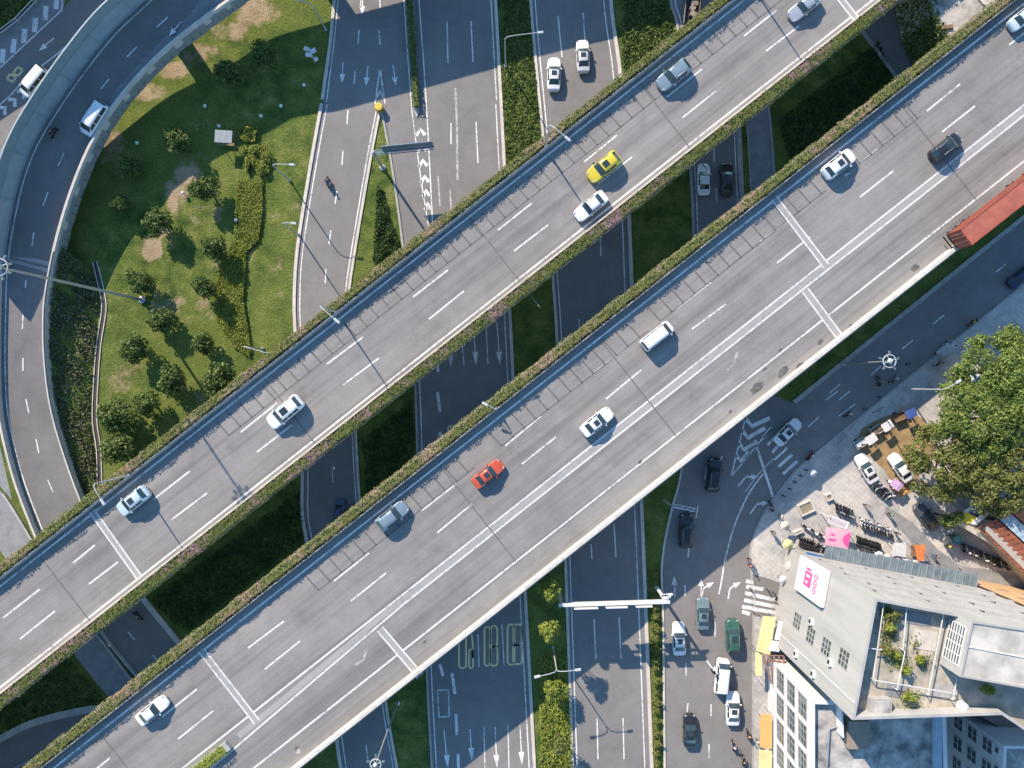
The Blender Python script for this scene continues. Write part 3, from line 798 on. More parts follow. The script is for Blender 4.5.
m.add(a_+b_+c_+d_, [(i, n+i, n+i+1, i+1) for i in range(n-1)]+[(n+i, 2*n+i, 2*n+i+1, n+i+1) for i in range(n-1)]+[(2*n+i, 3*n+i, 3*n+i+1, 2*n+i+1) for i in range(n-1)]+[(3*n+i, i, i+1, 3*n+i+1) for i in range(n-1)])
m.build('girder', CONCD, rp)
m = MB(); wall_along(m, offset_line(Qr, -.15), .35, -.5, .95); m.build('parapet', CONCL, rp)
m = MB(); wall_along(m, offset_line(Lr, .3)[:30], .3, -.5, .9); m.build('parapet', CONCL, rp)
# steel fascia panels on the inner side
m = MB(); rs = resample(offset_line(Qr, -.42), 1.6)
for i, (p, q) in enumerate(zip(rs, rs[1:])):
    if p[2] > 2.8 and i % 4 and p[1]+ro[1] < 62:
        m = MB(); wall_along(m, [p, tuple(p[j]+(q[j]-p[j])*.9 for j in range(3))], .12, -1.35, .35); m.build('fascia_panel', STEEL, rp)
m = MB(); wall_along(m, offset_line(Qr, -.34)[:34], .06, .98, 1.25); m.build('guard_rail', STEEL, rp)
# noise barrier
BARR = surf('noise_barrier_panel', (.37, .42, .435), (.30, .35, .365), .5, .55, .1)
BARR2 = surf('noise_barrier_glazing', (.31, .37, .39), (.26, .315, .335), .5, .4, .1)
i0 = 28
bl = offset_line(Lr, .35)[i0:]; 
def hb(i): return min(1.0, .66+i*.045)
def lean(line, o, z):
    q = offset_line(line, -o)
    return [(p[0], p[1], p[2]+z*hb(i)) for i, p in enumerate(q)]
def shell(m, rows_pts, th):
    for r0, r1 in zip(rows_pts, rows_pts[1:]):
        o0, o1 = offset_line(r0, th), offset_line(r1, th); n = len(r0)
        m.add(r0+r1+o1+o0, [(i, i+1, n+i+1, n+i) for i in range(n-1)]+[(n+i, n+i+1, 2*n+i+1, 2*n+i) for i in range(n-1)]+[(2*n+i, 2*n+i+1, 3*n+i+1, 3*n+i) for i in range(n-1)]+[(3*n+i, 3*n+i+1, i+1, i) for i in range(n-1)]+[(0, n, 2*n, 3*n), (n-1, 4*n-1, 3*n-1, 2*n-1)])
m = MB(); shell(m, [lean(bl, 0, -.3), lean(bl, .02, 1.3), lean(bl, .05, 2.4)], .12); m.build('barrier_panel', BARR, rp)
m = MB(); shell(m, [lean(bl, .05, 2.55), lean(bl, .18, 3.6), lean(bl, .45, 4.75)], .12); m.build('barrier_glazing', BARR2, rp)
m = MB()
for z, o, w in ((2.48, .04, .16), (4.8, .48, .18), (.06, .1, .2)): wall_along(m, lean(bl, o, z), w, -.06, .06)
for i in range(0, len(bl), 5):
    p = bl[i]; q = bl[min(i+1, len(bl)-1)]; pp = bl[max(i-1, 0)]
    tx, ty = q[0]-pp[0], q[1]-pp[1]; l = math.hypot(tx, ty) or 1; nx, ny = ty/l, -tx/l; k = hb(i)
    m.tube([(p[0]+nx*o, p[1]+ny*o, p[2]+z*k) for o, z in ((.06, -.2), (.08, 1.3), (.11, 2.45), (.24, 3.6), (.5, 4.77))], .05, 4)
m.build('barrier_frame', BARR, rp)
# ramp markings
def rpx(px, py, dzz=.008):
    best = None
    x, y = None, None
    for (a, h), (b, h2) in zip(RL, RR):
        c = ((a[0]+b[0])/2, (a[1]+b[1])/2); d = math.hypot(c[0]-px, c[1]-py)
        if best is None or d < best[0]: best = (d, h)
    # interpolate height on the smoothed centre line
    h = best[1]
    for _ in range(3):
        x, y, _z = W(px, py, h)
        dd = sorted(((math.hypot((p[0]+q[0])/2-x, (p[1]+q[1])/2-y), (p[2]+q[2])/2) for p, q in zip(rl, rr_)))[:2]
        h = (dd[0][1]*dd[1][0]+dd[1][1]*dd[0][0])/(dd[0][0]+dd[1][0]+1e-6)
    return (x-ro[0], y-ro[1], h+dzz)
m = MB()
for a in [(157, 27, 168, 17), (127, 57, 137, 47), (101, 89, 109, 79), (58, 166, 64, 153), (43, 206, 48, 192), (32, 246, 34, 232), (25.5, 288, 26, 280), (22.5, 329, 23, 315), (23, 358, 23, 371), (26, 399, 29, 413), (36, 439, 39, 453), (48, 480, 53, 492), (80, 127, 86, 115)]:
    stripe(m, [rpx(a[0], a[1], .02), rpx(a[2], a[3], .02)], .17)
stripe(m, [(p[0], p[1], p[2]+.012) for p in offset_line(Lr, -.45)], .17); stripe(m, [(p[0], p[1], p[2]+.012) for p in offset_line(Qr, .55)], .17)
for (a, b, c, d) in [(154, 16, 163, 2), (169, 36, 181, 22)]:
    p = Vector(rpx(c, d, .02)); q = Vector(rpx(a, b, .02)); dv = (q-p); dv.normalize(); nn = Vector((-dv.y, dv.x, 0)).normalized()
    k = q-dv*1.1
    stripe(m, [tuple(p), tuple(k)], .16)
    m.add([tuple(k+nn*.45), tuple(k-nn*.45), tuple(q)], [(0, 1, 2)])
m.build('lane_marking', LINE, rp, fix=False)
m = MB()
stripe(m, [rpx(3, 253, .03), rpx(54, 265, .03)], .62); stripe(m, [rpx(4, 259, .03), rpx(54, 272, .03)], .5)
m.build('expansion_joint', LINECR, rp, fix=False)
for i in (28, 38, 47, 82, 91, 99):
    c = [(Lr[i][k]+Qr[i][k])/2 for k in range(3)]
    m = MB(); m.box((c[0], c[1], (c[2]-1.4)/2), (1.6, 1.6, c[2]-1.4)); m.build('pillar', CONC, rp)
# pillar head standing out from the inner edge of the ramp
x, y, _ = W(190, 44); m = MB(); m.box((x-ro[0]-2.2, y-ro[1]+1.5, 3.1), (1.5, 2.6, 6.2), -.9); m.build('pillar', CONC, rp)
# ------------------------------------------------------------------ cars
KINDS = {
 # t, half width factor, belt height, top height, top half width factor
 'sedan': dict(L=4.7, Wd=1.82, wd=.3, st=[(0, .50, .50, .51, .42), (.02, .74, .60, .62, .62), (.055, .87, .68, .70, .72), (.12, .96, .74, .78, .78), (.26, 1, .88, .93, .84), (.29, 1, .90, .96, .84), (.43, 1, .93, 1.40, .66), (.54, 1, .94, 1.46, .66), (.69, 1, .95, 1.41, .65), (.84, .98, .97, 1.04, .74), (.955, .90, .94, .96, .70), (.985, .78, .85, .86, .6), (1, .56, .62, .63, .45)], ws=(.30, .43), rw=(.70, .835), sw=[(.36, .52), (.535, .72)], roof=(.455, .60)),
 'hatch': dict(L=4.2, Wd=1.76, wd=.3, st=[(0, .50, .52, .53, .42), (.022, .75, .63, .65, .62), (.06, .88, .71, .74, .72), (.12, .96, .78, .82, .78), (.25, 1, .92, .98, .84), (.41, 1, .96, 1.44, .67), (.55, 1, .97, 1.52, .67), (.82, 1, .99, 1.46, .64), (.94, .96, 1.0, 1.1, .7), (.98, .82, .85, .88, .62), (1, .6, .6, .61, .45)], ws=(.265, .405), rw=(.84, .935), sw=[(.34, .53), (.545, .76)], roof=(.45, .62)),
 'suv': dict(L=4.8, Wd=1.9, wd=.36, st=[(0, .54, .66, .67, .45), (.022, .78, .78, .81, .66), (.06, .90, .87, .91, .76), (.12, .97, .95, .99, .81), (.25, 1, 1.05, 1.10, .85), (.39, 1, 1.08, 1.62, .70), (.55, 1, 1.09, 1.71, .70), (.86, 1, 1.10, 1.64, .67), (.955, .96, 1.08, 1.18, .72), (.982, .84, .9, .93, .64), (1, .62, .66, .67, .48)], ws=(.265, .385), rw=(.87, .95), sw=[(.33, .50), (.515, .66), (.675, .83)], roof=(.44, .63)),
 'van': dict(L=5.0, Wd=1.88, wd=.32, st=[(0, .6, .80, .82, .5), (.022, .82, .91, .95, .72), (.06, .93, 1.0, 1.06, .82), (.10, .98, 1.08, 1.14, .84), (.24, 1, 1.18, 1.84, .76), (.35, 1, 1.2, 1.94, .76), (.93, 1, 1.2, 1.92, .74), (.985, .95, 1.15, 1.3, .76), (1, .72, .7, .71, .6)], ws=(.11, .235), rw=(.94, .98), sw=[(.20, .38), (.40, .64), (.66, .90)], roof=(.5, .6)),
}
def car_surface(k):
    d = KINDS[k]; st = np.array(d['st']); L, hw = d['L'], d['Wd']/2
    def ring(t):
        f = [np.interp(t, st[:, 0], st[:, i]) for i in range(5)]
        w = hw*f[1]; zb = f[2]; zt = f[3]; gw = hw*f[4]; z0 = .22
        gh = zt-zb
        gb = min(w*.955, gw+max(0, (w*.955-gw))*1.0)
        x = L/2-t*L
        return [(x, 0, z0), (x, w*.88, z0), (x, w*.98, z0+.12), (x, w, zb*.62), (x, w*.985, zb-.06), (x, w*.94, zb), (x, gw+(w*.94-gw)*.18 if gh > .2 else gw+(w*.94-gw)*.35, zt-min(.09, gh*.3)), (x, gw*.93, zt-.018), (x, gw*.5, zt+.012), (x, 0, zt+.018)]
    return d, ring
def car_meshes(k):
    d, ring = car_surface(k); L = d['L']
    ts = np.unique(np.round(np.concatenate([np.linspace(0, .1, 6), np.linspace(.1, .9, 33), np.linspace(.9, 1, 7)]), 4))
    R_ = []
    for t in ts:
        acc = np.zeros((10, 3))
        for dt, wgt in ((-.018, .25), (0, .5), (.018, .25)):
            rr = np.array(ring(min(max(t+dt, 0), 1))); acc += rr*wgt
        acc[:, 0] = L/2-t*L
        R_.append(acc)
    out = {}
    m = MB(); rows = []
    for r in R_:
        left = [tuple(p) for p in r]; right = [(p[0], -p[1], p[2]) for p in r[1:-1]][::-1]
        rows.append(left+right)
    n = len(rows[0])
    vs = [p for r in rows for p in r]
    fs = [(i*n+j, i*n+(j+1) % n, (i+1)*n+(j+1) % n, (i+1)*n+j) for i in range(len(rows)-1) for j in range(n)]
    fs += [tuple(range(n)), tuple(range((len(rows)-1)*n+n-1, (len(rows)-1)*n-1, -1))]
    m.add(vs, fs); out['body'] = m
    def S(t, j):
        rr = np.zeros((10, 3))
        for dt, wgt in ((-.018, .25), (0, .5), (.018, .25)): rr += np.array(ring(min(max(t+dt, 0), 1)))*wgt
        rr[:, 0] = L/2-t*L
        jj = min(int(j), 8); f = j-jj
        return rr[jj]*(1-f)+rr[jj+1]*f
    def patch(t0, t1, j0, j1, nt_=6, njs=6, mirror=False, up=.014, taper=0):
        m = MB(); P = []
        for a in range(nt_+1):
            for b in range(njs+1):
                v = b/njs; t = t0+(t1-t0)*a/nt_
                p = S(t, j0+(j1-j0)*v)
                P.append(p)
        P = np.array(P).reshape(nt_+1, njs+1, 3)
        dA = np.gradient(P, axis=0); dB = np.gradient(P, axis=1)
        nn = np.cross(dA, dB); nn /= np.linalg.norm(nn, axis=2, keepdims=True)+1e-9
        if nn[..., 2].mean() < 0: nn = -nn
        P = P+nn*up
        return P
    def grid(m, P, flip=False):
        a, b = P.shape[:2]
        m.add(P.reshape(-1, 3).tolist(), [(i*b+j, i*b+j+1, (i+1)*b+j+1, (i+1)*b+j) for i in range(a-1) for j in range(b-1)])
    def across(t0, t1, j0):
        A = patch(t0, t1, j0, 9); B = A.copy(); B[..., 1] *= -1
        m = MB(); grid(m, A); grid(m, B[:, ::-1]); return m
    out['windscreen'] = across(*d['ws'], 6.15); out['rear_window'] = across(*d['rw'], 6.3)
    out['sunroof'] = across(*d['roof'], 7.75)
    out['side_window'] = []
    for t0, t1 in d['sw']:
        A = patch(t0, t1, 5.12, 5.92)
        m = MB(); grid(m, A); out['side_window'].append(m)
        B = A.copy(); B[..., 1] *= -1; m = MB(); grid(m, B[:, ::-1]); out['side_window'].append(m)
    hw = d['Wd']/2
    for nm, x, z, dx in (('headlight', L/2-.20, KINDS[k]['st'][2][2]-.03, .26), ('taillight', -L/2+.17, KINDS[k]['st'][-2][2]-.08, .16)):
        out[nm] = []
        for s in (1, -1):
            m = MB(); m.box((x-(.06 if nm == 'headlight' else -.03), s*hw*.62, z), (dx, hw*.26, .11), -s*.5 if nm == 'headlight' else s*.25); out[nm].append(m)
    out['mirror'] = []
    mx = L/2-L*(d['ws'][0]+.06); mz = d['st'][5][2]+.02
    for s in (1, -1):
        m = MB(); m.box((mx, s*(hw+.10), mz), (.17, .2, .14), s*.2, taper=.8); m.box((mx, s*(hw-.01), mz-.03), (.06, .12, .05)); out['mirror'].append(m)
    out['wheel'] = []
    r = d['wd']
    for x in (L/2-L*.185, L/2-L*.80):
        for s in (1, -1): out['wheel'].append(((x, s*(hw-.115), r+.0)))
    return d, out
CARM = {}
def wheel_parts(r, w=.2):
    t = MB(); t.lathe([(r*.62, -w/2), (r*.92, -w/2), (r, -w/2+.03), (r, w/2-.03), (r*.92, w/2), (r*.62, w/2)], n=18, axis='y')
    m = MB(); m.lathe([(.05, -w/2-.008), (r*.6, -w/2-.012), (r*.62, -w/2+.01), (r*.62, w/2-.01), (r*.6, w/2+.012), (.05, w/2+.008)], n=14, axis='y')
    return t, m
PAINT = {k: carpaint('paint_'+k, c, me) for k, c, me in [('white', (.76, .765, .765), 0), ('pearl', (.58, .58, .57), 0), ('silver', (.44, .46, .48), .35), ('blue_grey', (.22, .29, .34), .2), ('ice', (.55, .64, .68), .1), ('yellow', (.64, .50, .04), 0), ('red', (.52, .085, .04), 0), ('black', (.02, .02, .023), 0), ('grey_green', (.17, .235, .25), .2), ('green', (.035, .11, .085), .1), ('navy', (.02, .03, .09), .1), ('dark_grey', (.06, .065, .07), .2), ('dark_red', (.12, .02, .02), 0)]}
def proto_car(k, paint, roof):
    key = (k,)
    if key not in CARM:
        d, o = car_meshes(k)
        root = bpy.data.objects.new('parked_car', None)
        P = {}
        def mk_(name, m, mat, smooth=True):
            ob = m.build(name, mat, None, smooth=smooth); me = ob.data; bpy.data.objects.remove(ob); return me
        P['body'] = [('body', mk_('body', o['body'], PAINT['white']), (0, 0, 0))]
        ex = []
        ex.append(('windscreen', mk_('windscreen', o['windscreen'], GLASS), (0, 0, 0)))
        ex.append(('rear_window', mk_('rear_window', o['rear_window'], GLASS), (0, 0, 0)))
        P['sunroof'] = mk_('sunroof', o['sunroof'], GLASS)
        for m in o['side_window']: ex.append(('side_window', mk_('side_window', m, GLASS), (0, 0, 0)))
        for m in o['headlight']: ex.append(('headlight', mk_('headlight', m, HEADL, False), (0, 0, 0)))
        for m in o['taillight']: ex.append(('taillight', mk_('taillight', m, TAILL, False), (0, 0, 0)))
        P['mirror'] = [mk_('mirror', m, PAINT['white'], False) for m in o['mirror']]
        tm, rm = wheel_parts(d['wd']); tme = mk_('wheel', tm, RUBBER); rme = mk_('rim', rm, RIM)
        P['wheels'] = [(p, tme, rme) for p in o['wheel']]
        m = MB()
        for s in (1, -1): m.tube([(d['L']*.12, s*.52, 1.0), (d['L']*.10, s*.52, 1.0)], .01, 4)
        bpy.data.objects.remove(root)
        P['ex'] = ex; P['d'] = d
        rails = []
        for s in (1, -1):
            zz = max(x[3] for x in d['st']); gw = d['Wd']/2*.62
            m = MB(); m.tube([(d['L']*.06, s*gw, zz-.03), (d['L']*.04, s*gw, zz+.03), (-d['L']*.28, s*gw, zz+.01), (-d['L']*.30, s*gw, zz-.05)], .022, 5); rails.append(mk_('roof_rail', m, STEEL))
        P['rails'] = rails
        CARM[key] = P
    return CARM[key]
def add_part(name, me, parent, loc=(0, 0, 0), mat=None):
    o = bpy.data.objects.new(name, me); COL.objects.link(o); o.parent = parent; o.location = loc
    if mat is not None:
        o.material_slots[0].link = 'OBJECT'; o.material_slots[0].material = mat
    return o
def car(kind, px, py, h, dirn, paint, label, L=None, sunroof=None, rails=False, group=None, cat='car', name='parked_car', scale=1.0):
    P = proto_car(kind, paint, None); d = P['d']
    x, y, _ = W(px, py, h+.75)
    rz = ang(*dirn)
    r = thing(name, label, cat, (x, y, h), rz, group)
    s = (L/d['L'] if L else 1)*scale; r.scale = (s, s*1.02, s)
    add_part('body', P['body'][0][1], r, mat=PAINT[paint])
    for nm, me, l in P['ex']: add_part(nm, me, r, l)
    for me in P['mirror']: add_part('mirror', me, r, mat=PAINT[paint] if paint != 'yellow' else BLACKP)
    for p, tme, rme in P['wheels']:
        w = add_part('wheel', tme, r, p); add_part('rim', rme, w)
    if sunroof: add_part('sunroof', P['sunroof'], r)
    if rails:
        for me in P['rails']: add_part('roof_rail', me, r)
    return r
UPR, DNL = (.7855, -.619), (-.7855, .619)
DZ = HD+.004
gd1, gd2, gg = 'vehicles on the narrower overpass', 'vehicles on the wide overpass', 'vehicles on the ground roads'
c = [
 ('suv', 285, 412, DZ, (-.77, .64), 'white', 'white SUV with roof rails on the narrower overpass', 5.3, True, True, gd1),
 ('hatch', 133, 501, DZ, DNL, 'ice', 'pale car with blue glass roof near the left end of the narrower overpass', 4.7, True, False, gd1),
 ('hatch', 604, 167, DZ, DNL, 'yellow', 'yellow taxi with dark windows on the narrower overpass', 4.9, True, False, gd1),
 ('sedan', 591, 206, DZ, DNL, 'white', 'white sedan just below the yellow taxi', 4.9, False, False, gd1),
 ('hatch', 674, 75, DZ, DNL, 'blue_grey', 'silver blue car ahead of the yellow taxi in the outer lane', 5.0, False, True, gd1),
 ('sedan', 805, 6, DZ, DNL, 'silver', 'silver car at the top end of the narrower overpass', 4.8, False, False, gd1),
 ('hatch', 839, 164, DZ, UPR, 'white', 'white car with large black roof panel beside the flower hedge', 4.8, True, False, gd2),
 ('suv', 946, 147, DZ, UPR, 'black', 'black car with silver roof rails on the wide overpass', 4.6, True, True, gd2),
 ('van', 657, 336, DZ, UPR, 'white', 'white van with a plain roof in the middle of the wide overpass', 4.7, False, False, gd2),
 ('sedan', 597, 422, DZ, UPR, 'white', 'white sedan with dark roof squares behind the white van', 4.8, True, False, gd2),
 ('sedan', 488, 474, DZ, UPR, 'red', 'orange red car on the wide overpass', 4.7, True, False, gd2),
 ('hatch', 392, 516, DZ, UPR, 'blue_grey', 'grey blue car behind the orange red car', 4.7, False, False, gd2),
 ('sedan', 152, 711, DZ, UPR, 'white', 'white sedan alone at the lower left end of the wide overpass', 4.7, False, False, gd2),
 ('sedan', 1025, 16, DZ, UPR, 'ice', 'pale car cut by the right edge beside the flower hedge', 4.7, False, False, gd2),
 ('sedan', 554, 74, .02, (.02, -1), 'white', 'white sedan at the top, left of a second pale car', 4.9, True, False, gg),
 ('sedan', 583, 56, .02, (-.04, -1), 'pearl', 'pale car with dark glass at the top, right of a white sedan', 4.8, True, False, gg),
 ('sedan', 704, 179, .02, (.0, -1), 'white', 'white sedan in shade between the overpasses beside a black car', 4.6, False, False, gg),
 ('sedan', 727, 179, .02, (0, -1), 'black', 'black car in shade between the overpasses beside a white sedan', 4.8, False, False, gg),
 ('suv', 714, 475, .02, (.12, -1), 'black', 'black SUV in shade below the wide overpass near the hatched marking', 4.9, False, True, gg),
 ('suv', 686, 531, .02, (.03, -1), 'black', 'black SUV in shade under the traffic signal arm', 4.9, False, True, gg),
 ('sedan', 703, 614, .02, (.02, -1), 'grey_green', 'grey green car with black roof panel by the turning arrows', 4.7, True, False, gg),
 ('sedan', 679, 639, .02, (-.03, -1), 'white', 'white sedan in the lane beside the central shrub row', 4.8, True, False, gg),
 ('suv', 733, 636, .02, (-.02, -1), 'green', 'dark green SUV near the zebra crossing', 4.9, True, True, gg),
 ('van', 722, 676, .02, (.10, -1), 'white', 'white van touching the white sedan at the kerb', 5.0, False, False, gg),
 ('sedan', 733, 709, .02, (.02, -1), 'white', 'white sedan at the kerb with a dark triangle of shade behind it', 4.9, True, False, gg),
 ('sedan', 690, 731, .02, (0, -1), 'black', 'black sedan in sunlight near the bottom of the picture', 4.8, True, False, gg),
 ('sedan', 788, 432, .02, (.72, -.69), 'white', 'white sedan stopped across the diagonal zebra crossing', 4.7, True, False, gg),
 ('sedan', 1023, 276, .02, (.8, -.6), 'navy', 'dark blue car cut by the right edge on the side road', 4.6, False, False, gg),
 ('sedan', 340, 515, .02, (0, 1), 'navy', 'dark blue car half hidden under the flower hedge of the wide overpass', 4.5, False, False, gg),
 ('van', 35, 82, .02, (-.62, .75), 'white', 'white van half hidden behind the ramp noise barrier', 4.9, False, False, gg),
]
for (k, px, py, h, dr, pa, lab, L, sr, rl_, gp) in c: car(k, px, py, h, dr, pa, lab, L, sr, rl_, gp, 'van' if k == 'van' else ('taxi' if pa == 'yellow' else 'car'), 'taxi' if pa == 'yellow' else ('white_van' if k == 'van' else 'car'))
car('van', 95, 119, 4.95, (-.55, .83), 'white', 'white minibus on the curved ramp', 5.0, False, False, None, 'van', 'white_van')
gp_ = 'cars parked on the plaza'
car('sedan', 867, 469, .13, (-.5, -.86), 'white', 'white sedan parked on the plaza beside the bare earth', 4.6, True, False, gp_)
car('sedan', 901, 468, .13, (-.55, -.83), 'white', 'white car parked half under the olive tree', 4.6, False, False, gp_)
car('sedan', 927, 517, .13, (-.62, -.78), 'dark_grey', 'dark grey car parked in shade below the olive tree', 4.6, False, False, gp_)
car('suv', 966, 378, .13, (.8, -.6), 'white', 'white car mostly hidden under the edge of the bright tree', 4.5, False, False, gp_)

# ---- container lorry on the wide overpass
CRED = surf('container_red', (.42, .125, .08), (.31, .09, .06), .7, .65)
CRED2 = surf('container_red_end', (.36, .075, .04), (.16, .035, .025), 3, .6)
ax, ay, _ = W(948, 238, HD+1.2)      # rear lower corner
def lorry():
    a = Vector(D2.world(*D2.st(957, 241, HD+1.0))[:2])
    s, t = D2.st(947, 237, HD+1.4)
    p = D2.world(s, t+.95)
    r = thing('container_lorry', 'long red container lorry at the right edge of the wide overpass', 'lorry', (p[0], p[1], DZ), DANG)
    Lc = 12.2
    m = MB()
    n = 60; x0 = .25
    for i in range(n):            # corrugated sides
        xa = x0+Lc*i/n; xb = x0+Lc*(i+.5)/n; xc = x0+Lc*(i+1)/n
        for s_ in (1, -1):
            y0, y1 = s_*1.22, s_*1.19
            m.add([(xa, y0, 1.5), (xb, y0, 1.5), (xb, y0, 4.0), (xa, y0, 4.0)], [(0, 1, 2, 3)])
            m.add([(xb, y1, 1.5), (xc, y1, 1.5), (xc, y1, 4.0), (xb, y1, 4.0)], [(0, 1, 2, 3)])
            m.add([(xb, y0, 1.5), (xb, y1, 1.5), (xb, y1, 4.0), (xb, y0, 4.0)], [(0, 1, 2, 3)])
        zt = 4.09 if i % 2 else 4.075
        m.add([(xa, -1.2, zt), (xc, -1.2, zt), (xc, 1.2, zt), (xa, 1.2, zt)], [(0, 1, 2, 3)])
    m.box((x0+Lc/2, 0, 1.44), (Lc, 2.42, .12)); m.box((x0+Lc, 0, 2.77), (.08, 2.42, 2.6))
    m.build('container', CRED, r)
    m = MB()
    for y in (1.2, -1.2):
        m.box((x0+Lc/2, y, 4.06), (Lc+.04, .09, .12)); m.box((x0+Lc/2, y, 1.52), (Lc+.04, .09, .14))
        for x in (x0, x0+Lc): m.box((x, y, 2.77), (.14, .14, 2.62))
    m.build('container_frame', CRED2, r)
    for y in (.6, -.6):
        m = MB(); m.box((x0-.03, y, 2.76), (.06, 1.14, 2.46)); d = m.build('container_door', CRED2, r)
        for q in (-.3, .2):
            m = MB(); m.tube([(x0-.1, y+q, 1.55), (x0-.1, y+q, 3.98)], .025, 5); m.build('lock_bar', STEEL, d)
    m = MB()
    for y in (.45, -.45): m.box((x0+Lc/2, y, 1.2), (Lc, .16, .34))
    for x in (0.3, 3, 6, 9): m.box((x, 0, 1.2), (.14, 2.3, .16))
    m.box((.0, 0, .75), (.12, 2.3, .14)); m.build('chassis', DARKM, r)
    tm, rm = wheel_parts(.5, .5)
    for x in (1.4, 2.7, 4.0, 11.3, 15.9):
        for y in (.95, -.95):
            w = MB(); w.v = [(v[0], v[1], v[2]) for v in tm.v]; w.f = tm.f; w.m = tm.m
            o = w.build('wheel', RUBBER, r, (x, y, .5), smooth=True)
            k = MB(); k.v = rm.v; k.f = rm.f; k.m = rm.m; k.build('rim', RIM, o)
    CAB = carpaint('paint_cab', (.5, .06, .03))
    m = MB(); pr = [(13.2, .6), (13.2, 2.9), (13.6, 3.2), (14.6, 3.2), (15.5, 2.2), (15.7, 1.4), (15.7, .6)]
    nn = len(pr); m.add([(p_[0], 1.2, p_[1]) for p_ in pr]+[(p_[0], -1.2, p_[1]) for p_ in pr], [tuple(range(nn)), tuple(range(2*nn-1, nn-1, -1))]+[(i, nn+i, nn+(i+1) % nn, (i+1) % nn) for i in range(nn)])
    m.build('cab', CAB, r)
    m = MB(); m.quad((14.66, 1.05, 3.15), (14.66, -1.05, 3.15), (15.5, -1.05, 2.25), (15.5, 1.05, 2.25)); m.build('windscreen', GLASS, r)
    m = MB(); m.box((14.0, 0, .95), (4.0, .9, .4)); m.build('tractor_frame', DARKM, r)
lorry()
# ---- flat bed lorry with a load, at the top between the roads
def open_truck():
    x, y, _ = W(691, 4)
    r = thing('flatbed_truck', 'grey flatbed truck with a brown load half hidden at the top edge', 'truck', (x, y, .02), ang(.1, -1))
    m = MB(); m.box((-1, 0, .95), (5.2, 2.1, .14)); m.build('bed', DARKM, r)
    for yy in (1.02, -1.02):
        m = MB(); m.box((-1, yy, 1.25), (5.2, .06, .5)); m.build('side_board', surf('truck_board', (.28, .2, .13), None, 2), r)
    m = MB()
    for i in range(6): m.box((-3+.8*i, random.uniform(-.5, .5), 1.35+random.uniform(-.1, .15)), (.7, random.uniform(.6, 1.1), .55), random.uniform(-.5, .5))
    m.build('load', surf('truck_load', (.30, .24, .18), (.14, .11, .09), 1.5), r)
    m = MB(); m.box((2.6, 0, 1.45), (1.7, 2.0, 1.7), taper=.92); m.build('cab', PAINT['silver'], r)
    m = MB(); m.box((3.40, 0, 1.85), (.12, 1.7, .7)); m.build('windscreen', GLASS, r)
    tm, rm = wheel_parts(.42, .28)
    for xx in (2.6, -2.2):
        for yy in (.92, -.92):
            w = MB(); w.v, w.f, w.m = tm.v, tm.f, tm.m; o = w.build('wheel', RUBBER, r, (xx, yy, .42), smooth=True)
            k = MB(); k.v, k.f, k.m = rm.v, rm.f, rm.m; k.build('rim', RIM, o)
open_truck()
# ------------------------------------------------------------------ trees and planting
def crown(lobes, n, size, mat, parent, name='crown', up=.35, shell=.55, aspect=.6):
    """lobes: (x,y,z,rx,ry,rz); leaves crowd the outside of each lobe"""
    vol = np.array([l[3]*l[4]+l[3]*l[5] for l in lobes]); vol = vol/vol.sum()
    P = []; Q = []
    for l, v in zip(lobes, vol):
        k = max(8, int(n*v))
        d = rng.normal(0, 1, (k, 3)); d[:, 2] += up; d /= np.linalg.norm(d, axis=1, keepdims=True)
        r = shell+(1-shell)*rng.uniform(0, 1, k)**.6; r = r*(1+.13*np.sin(d[:, 0]*7+d[:, 1]*5+l[0])+rng.normal(0, .06, k))
        P.append(np.array(l[:3])+d*r[:, None]*np.array(l[3:6])); Q.append(d)
    return leaf_object(name, np.vstack(P), np.vstack(Q), size, mat, parent, aspect=aspect, jitter=.55)
def lumpy(r, h, seed, n=9, flat=.75):
    q = np.random.default_rng(seed); L = [(0, 0, h, r*.62, r*.62, r*.62*flat)]
    for i in range(n):
        a = 6.283*i/n+q.uniform(-.3, .3); d = r*q.uniform(.42, .68)
        L.append((math.cos(a)*d, math.sin(a)*d, h+q.uniform(-.45, .3)*r, r*q.uniform(.28, .42), r*q.uniform(.28, .42), r*q.uniform(.25, .36)))
    for i in range(4):
        a = q.uniform(0, 6.28); d = r*q.uniform(.1, .35); L.append((math.cos(a)*d, math.sin(a)*d, h+r*.42, r*.3, r*.3, r*.24))
    return L
def trunk(mb, h, r0, spread, q):
    mb.tube([(0, 0, -.15), (.03*h, .01*h, h*.3), (.02*h, -.03*h, h*.62), (0, 0, h*.95)], [r0*1.25, r0, r0*.75, r0*.3], 7)
    for i in range(5):
        a = 6.283*i/5+q.uniform(-.4, .4); z = h*q.uniform(.45, .65); s = spread*q.uniform(.6, .85)
        mb.tube([(0, 0, z), (math.cos(a)*s*.5, math.sin(a)*s*.5, z+.2*h), (math.cos(a)*s, math.sin(a)*s, z+.33*h)], [r0*.5, r0*.35, r0*.12], 5)
PARKT = []
def park_proto(i):
    q = np.random.default_rng(100+i)
    r = thing('park_tree', 'x', 'tree')
    crown(lumpy(2.15, 2.5, 40+i, 12), 1700, .38, F_PARK, r)
    m = MB(); trunk(m, 2.5, .12, 1.3, q); m.build('trunk', BARK, r)
    r['_used'] = 0
    return r
PARKT = [park_proto(i) for i in range(4)]
used = [False]*4
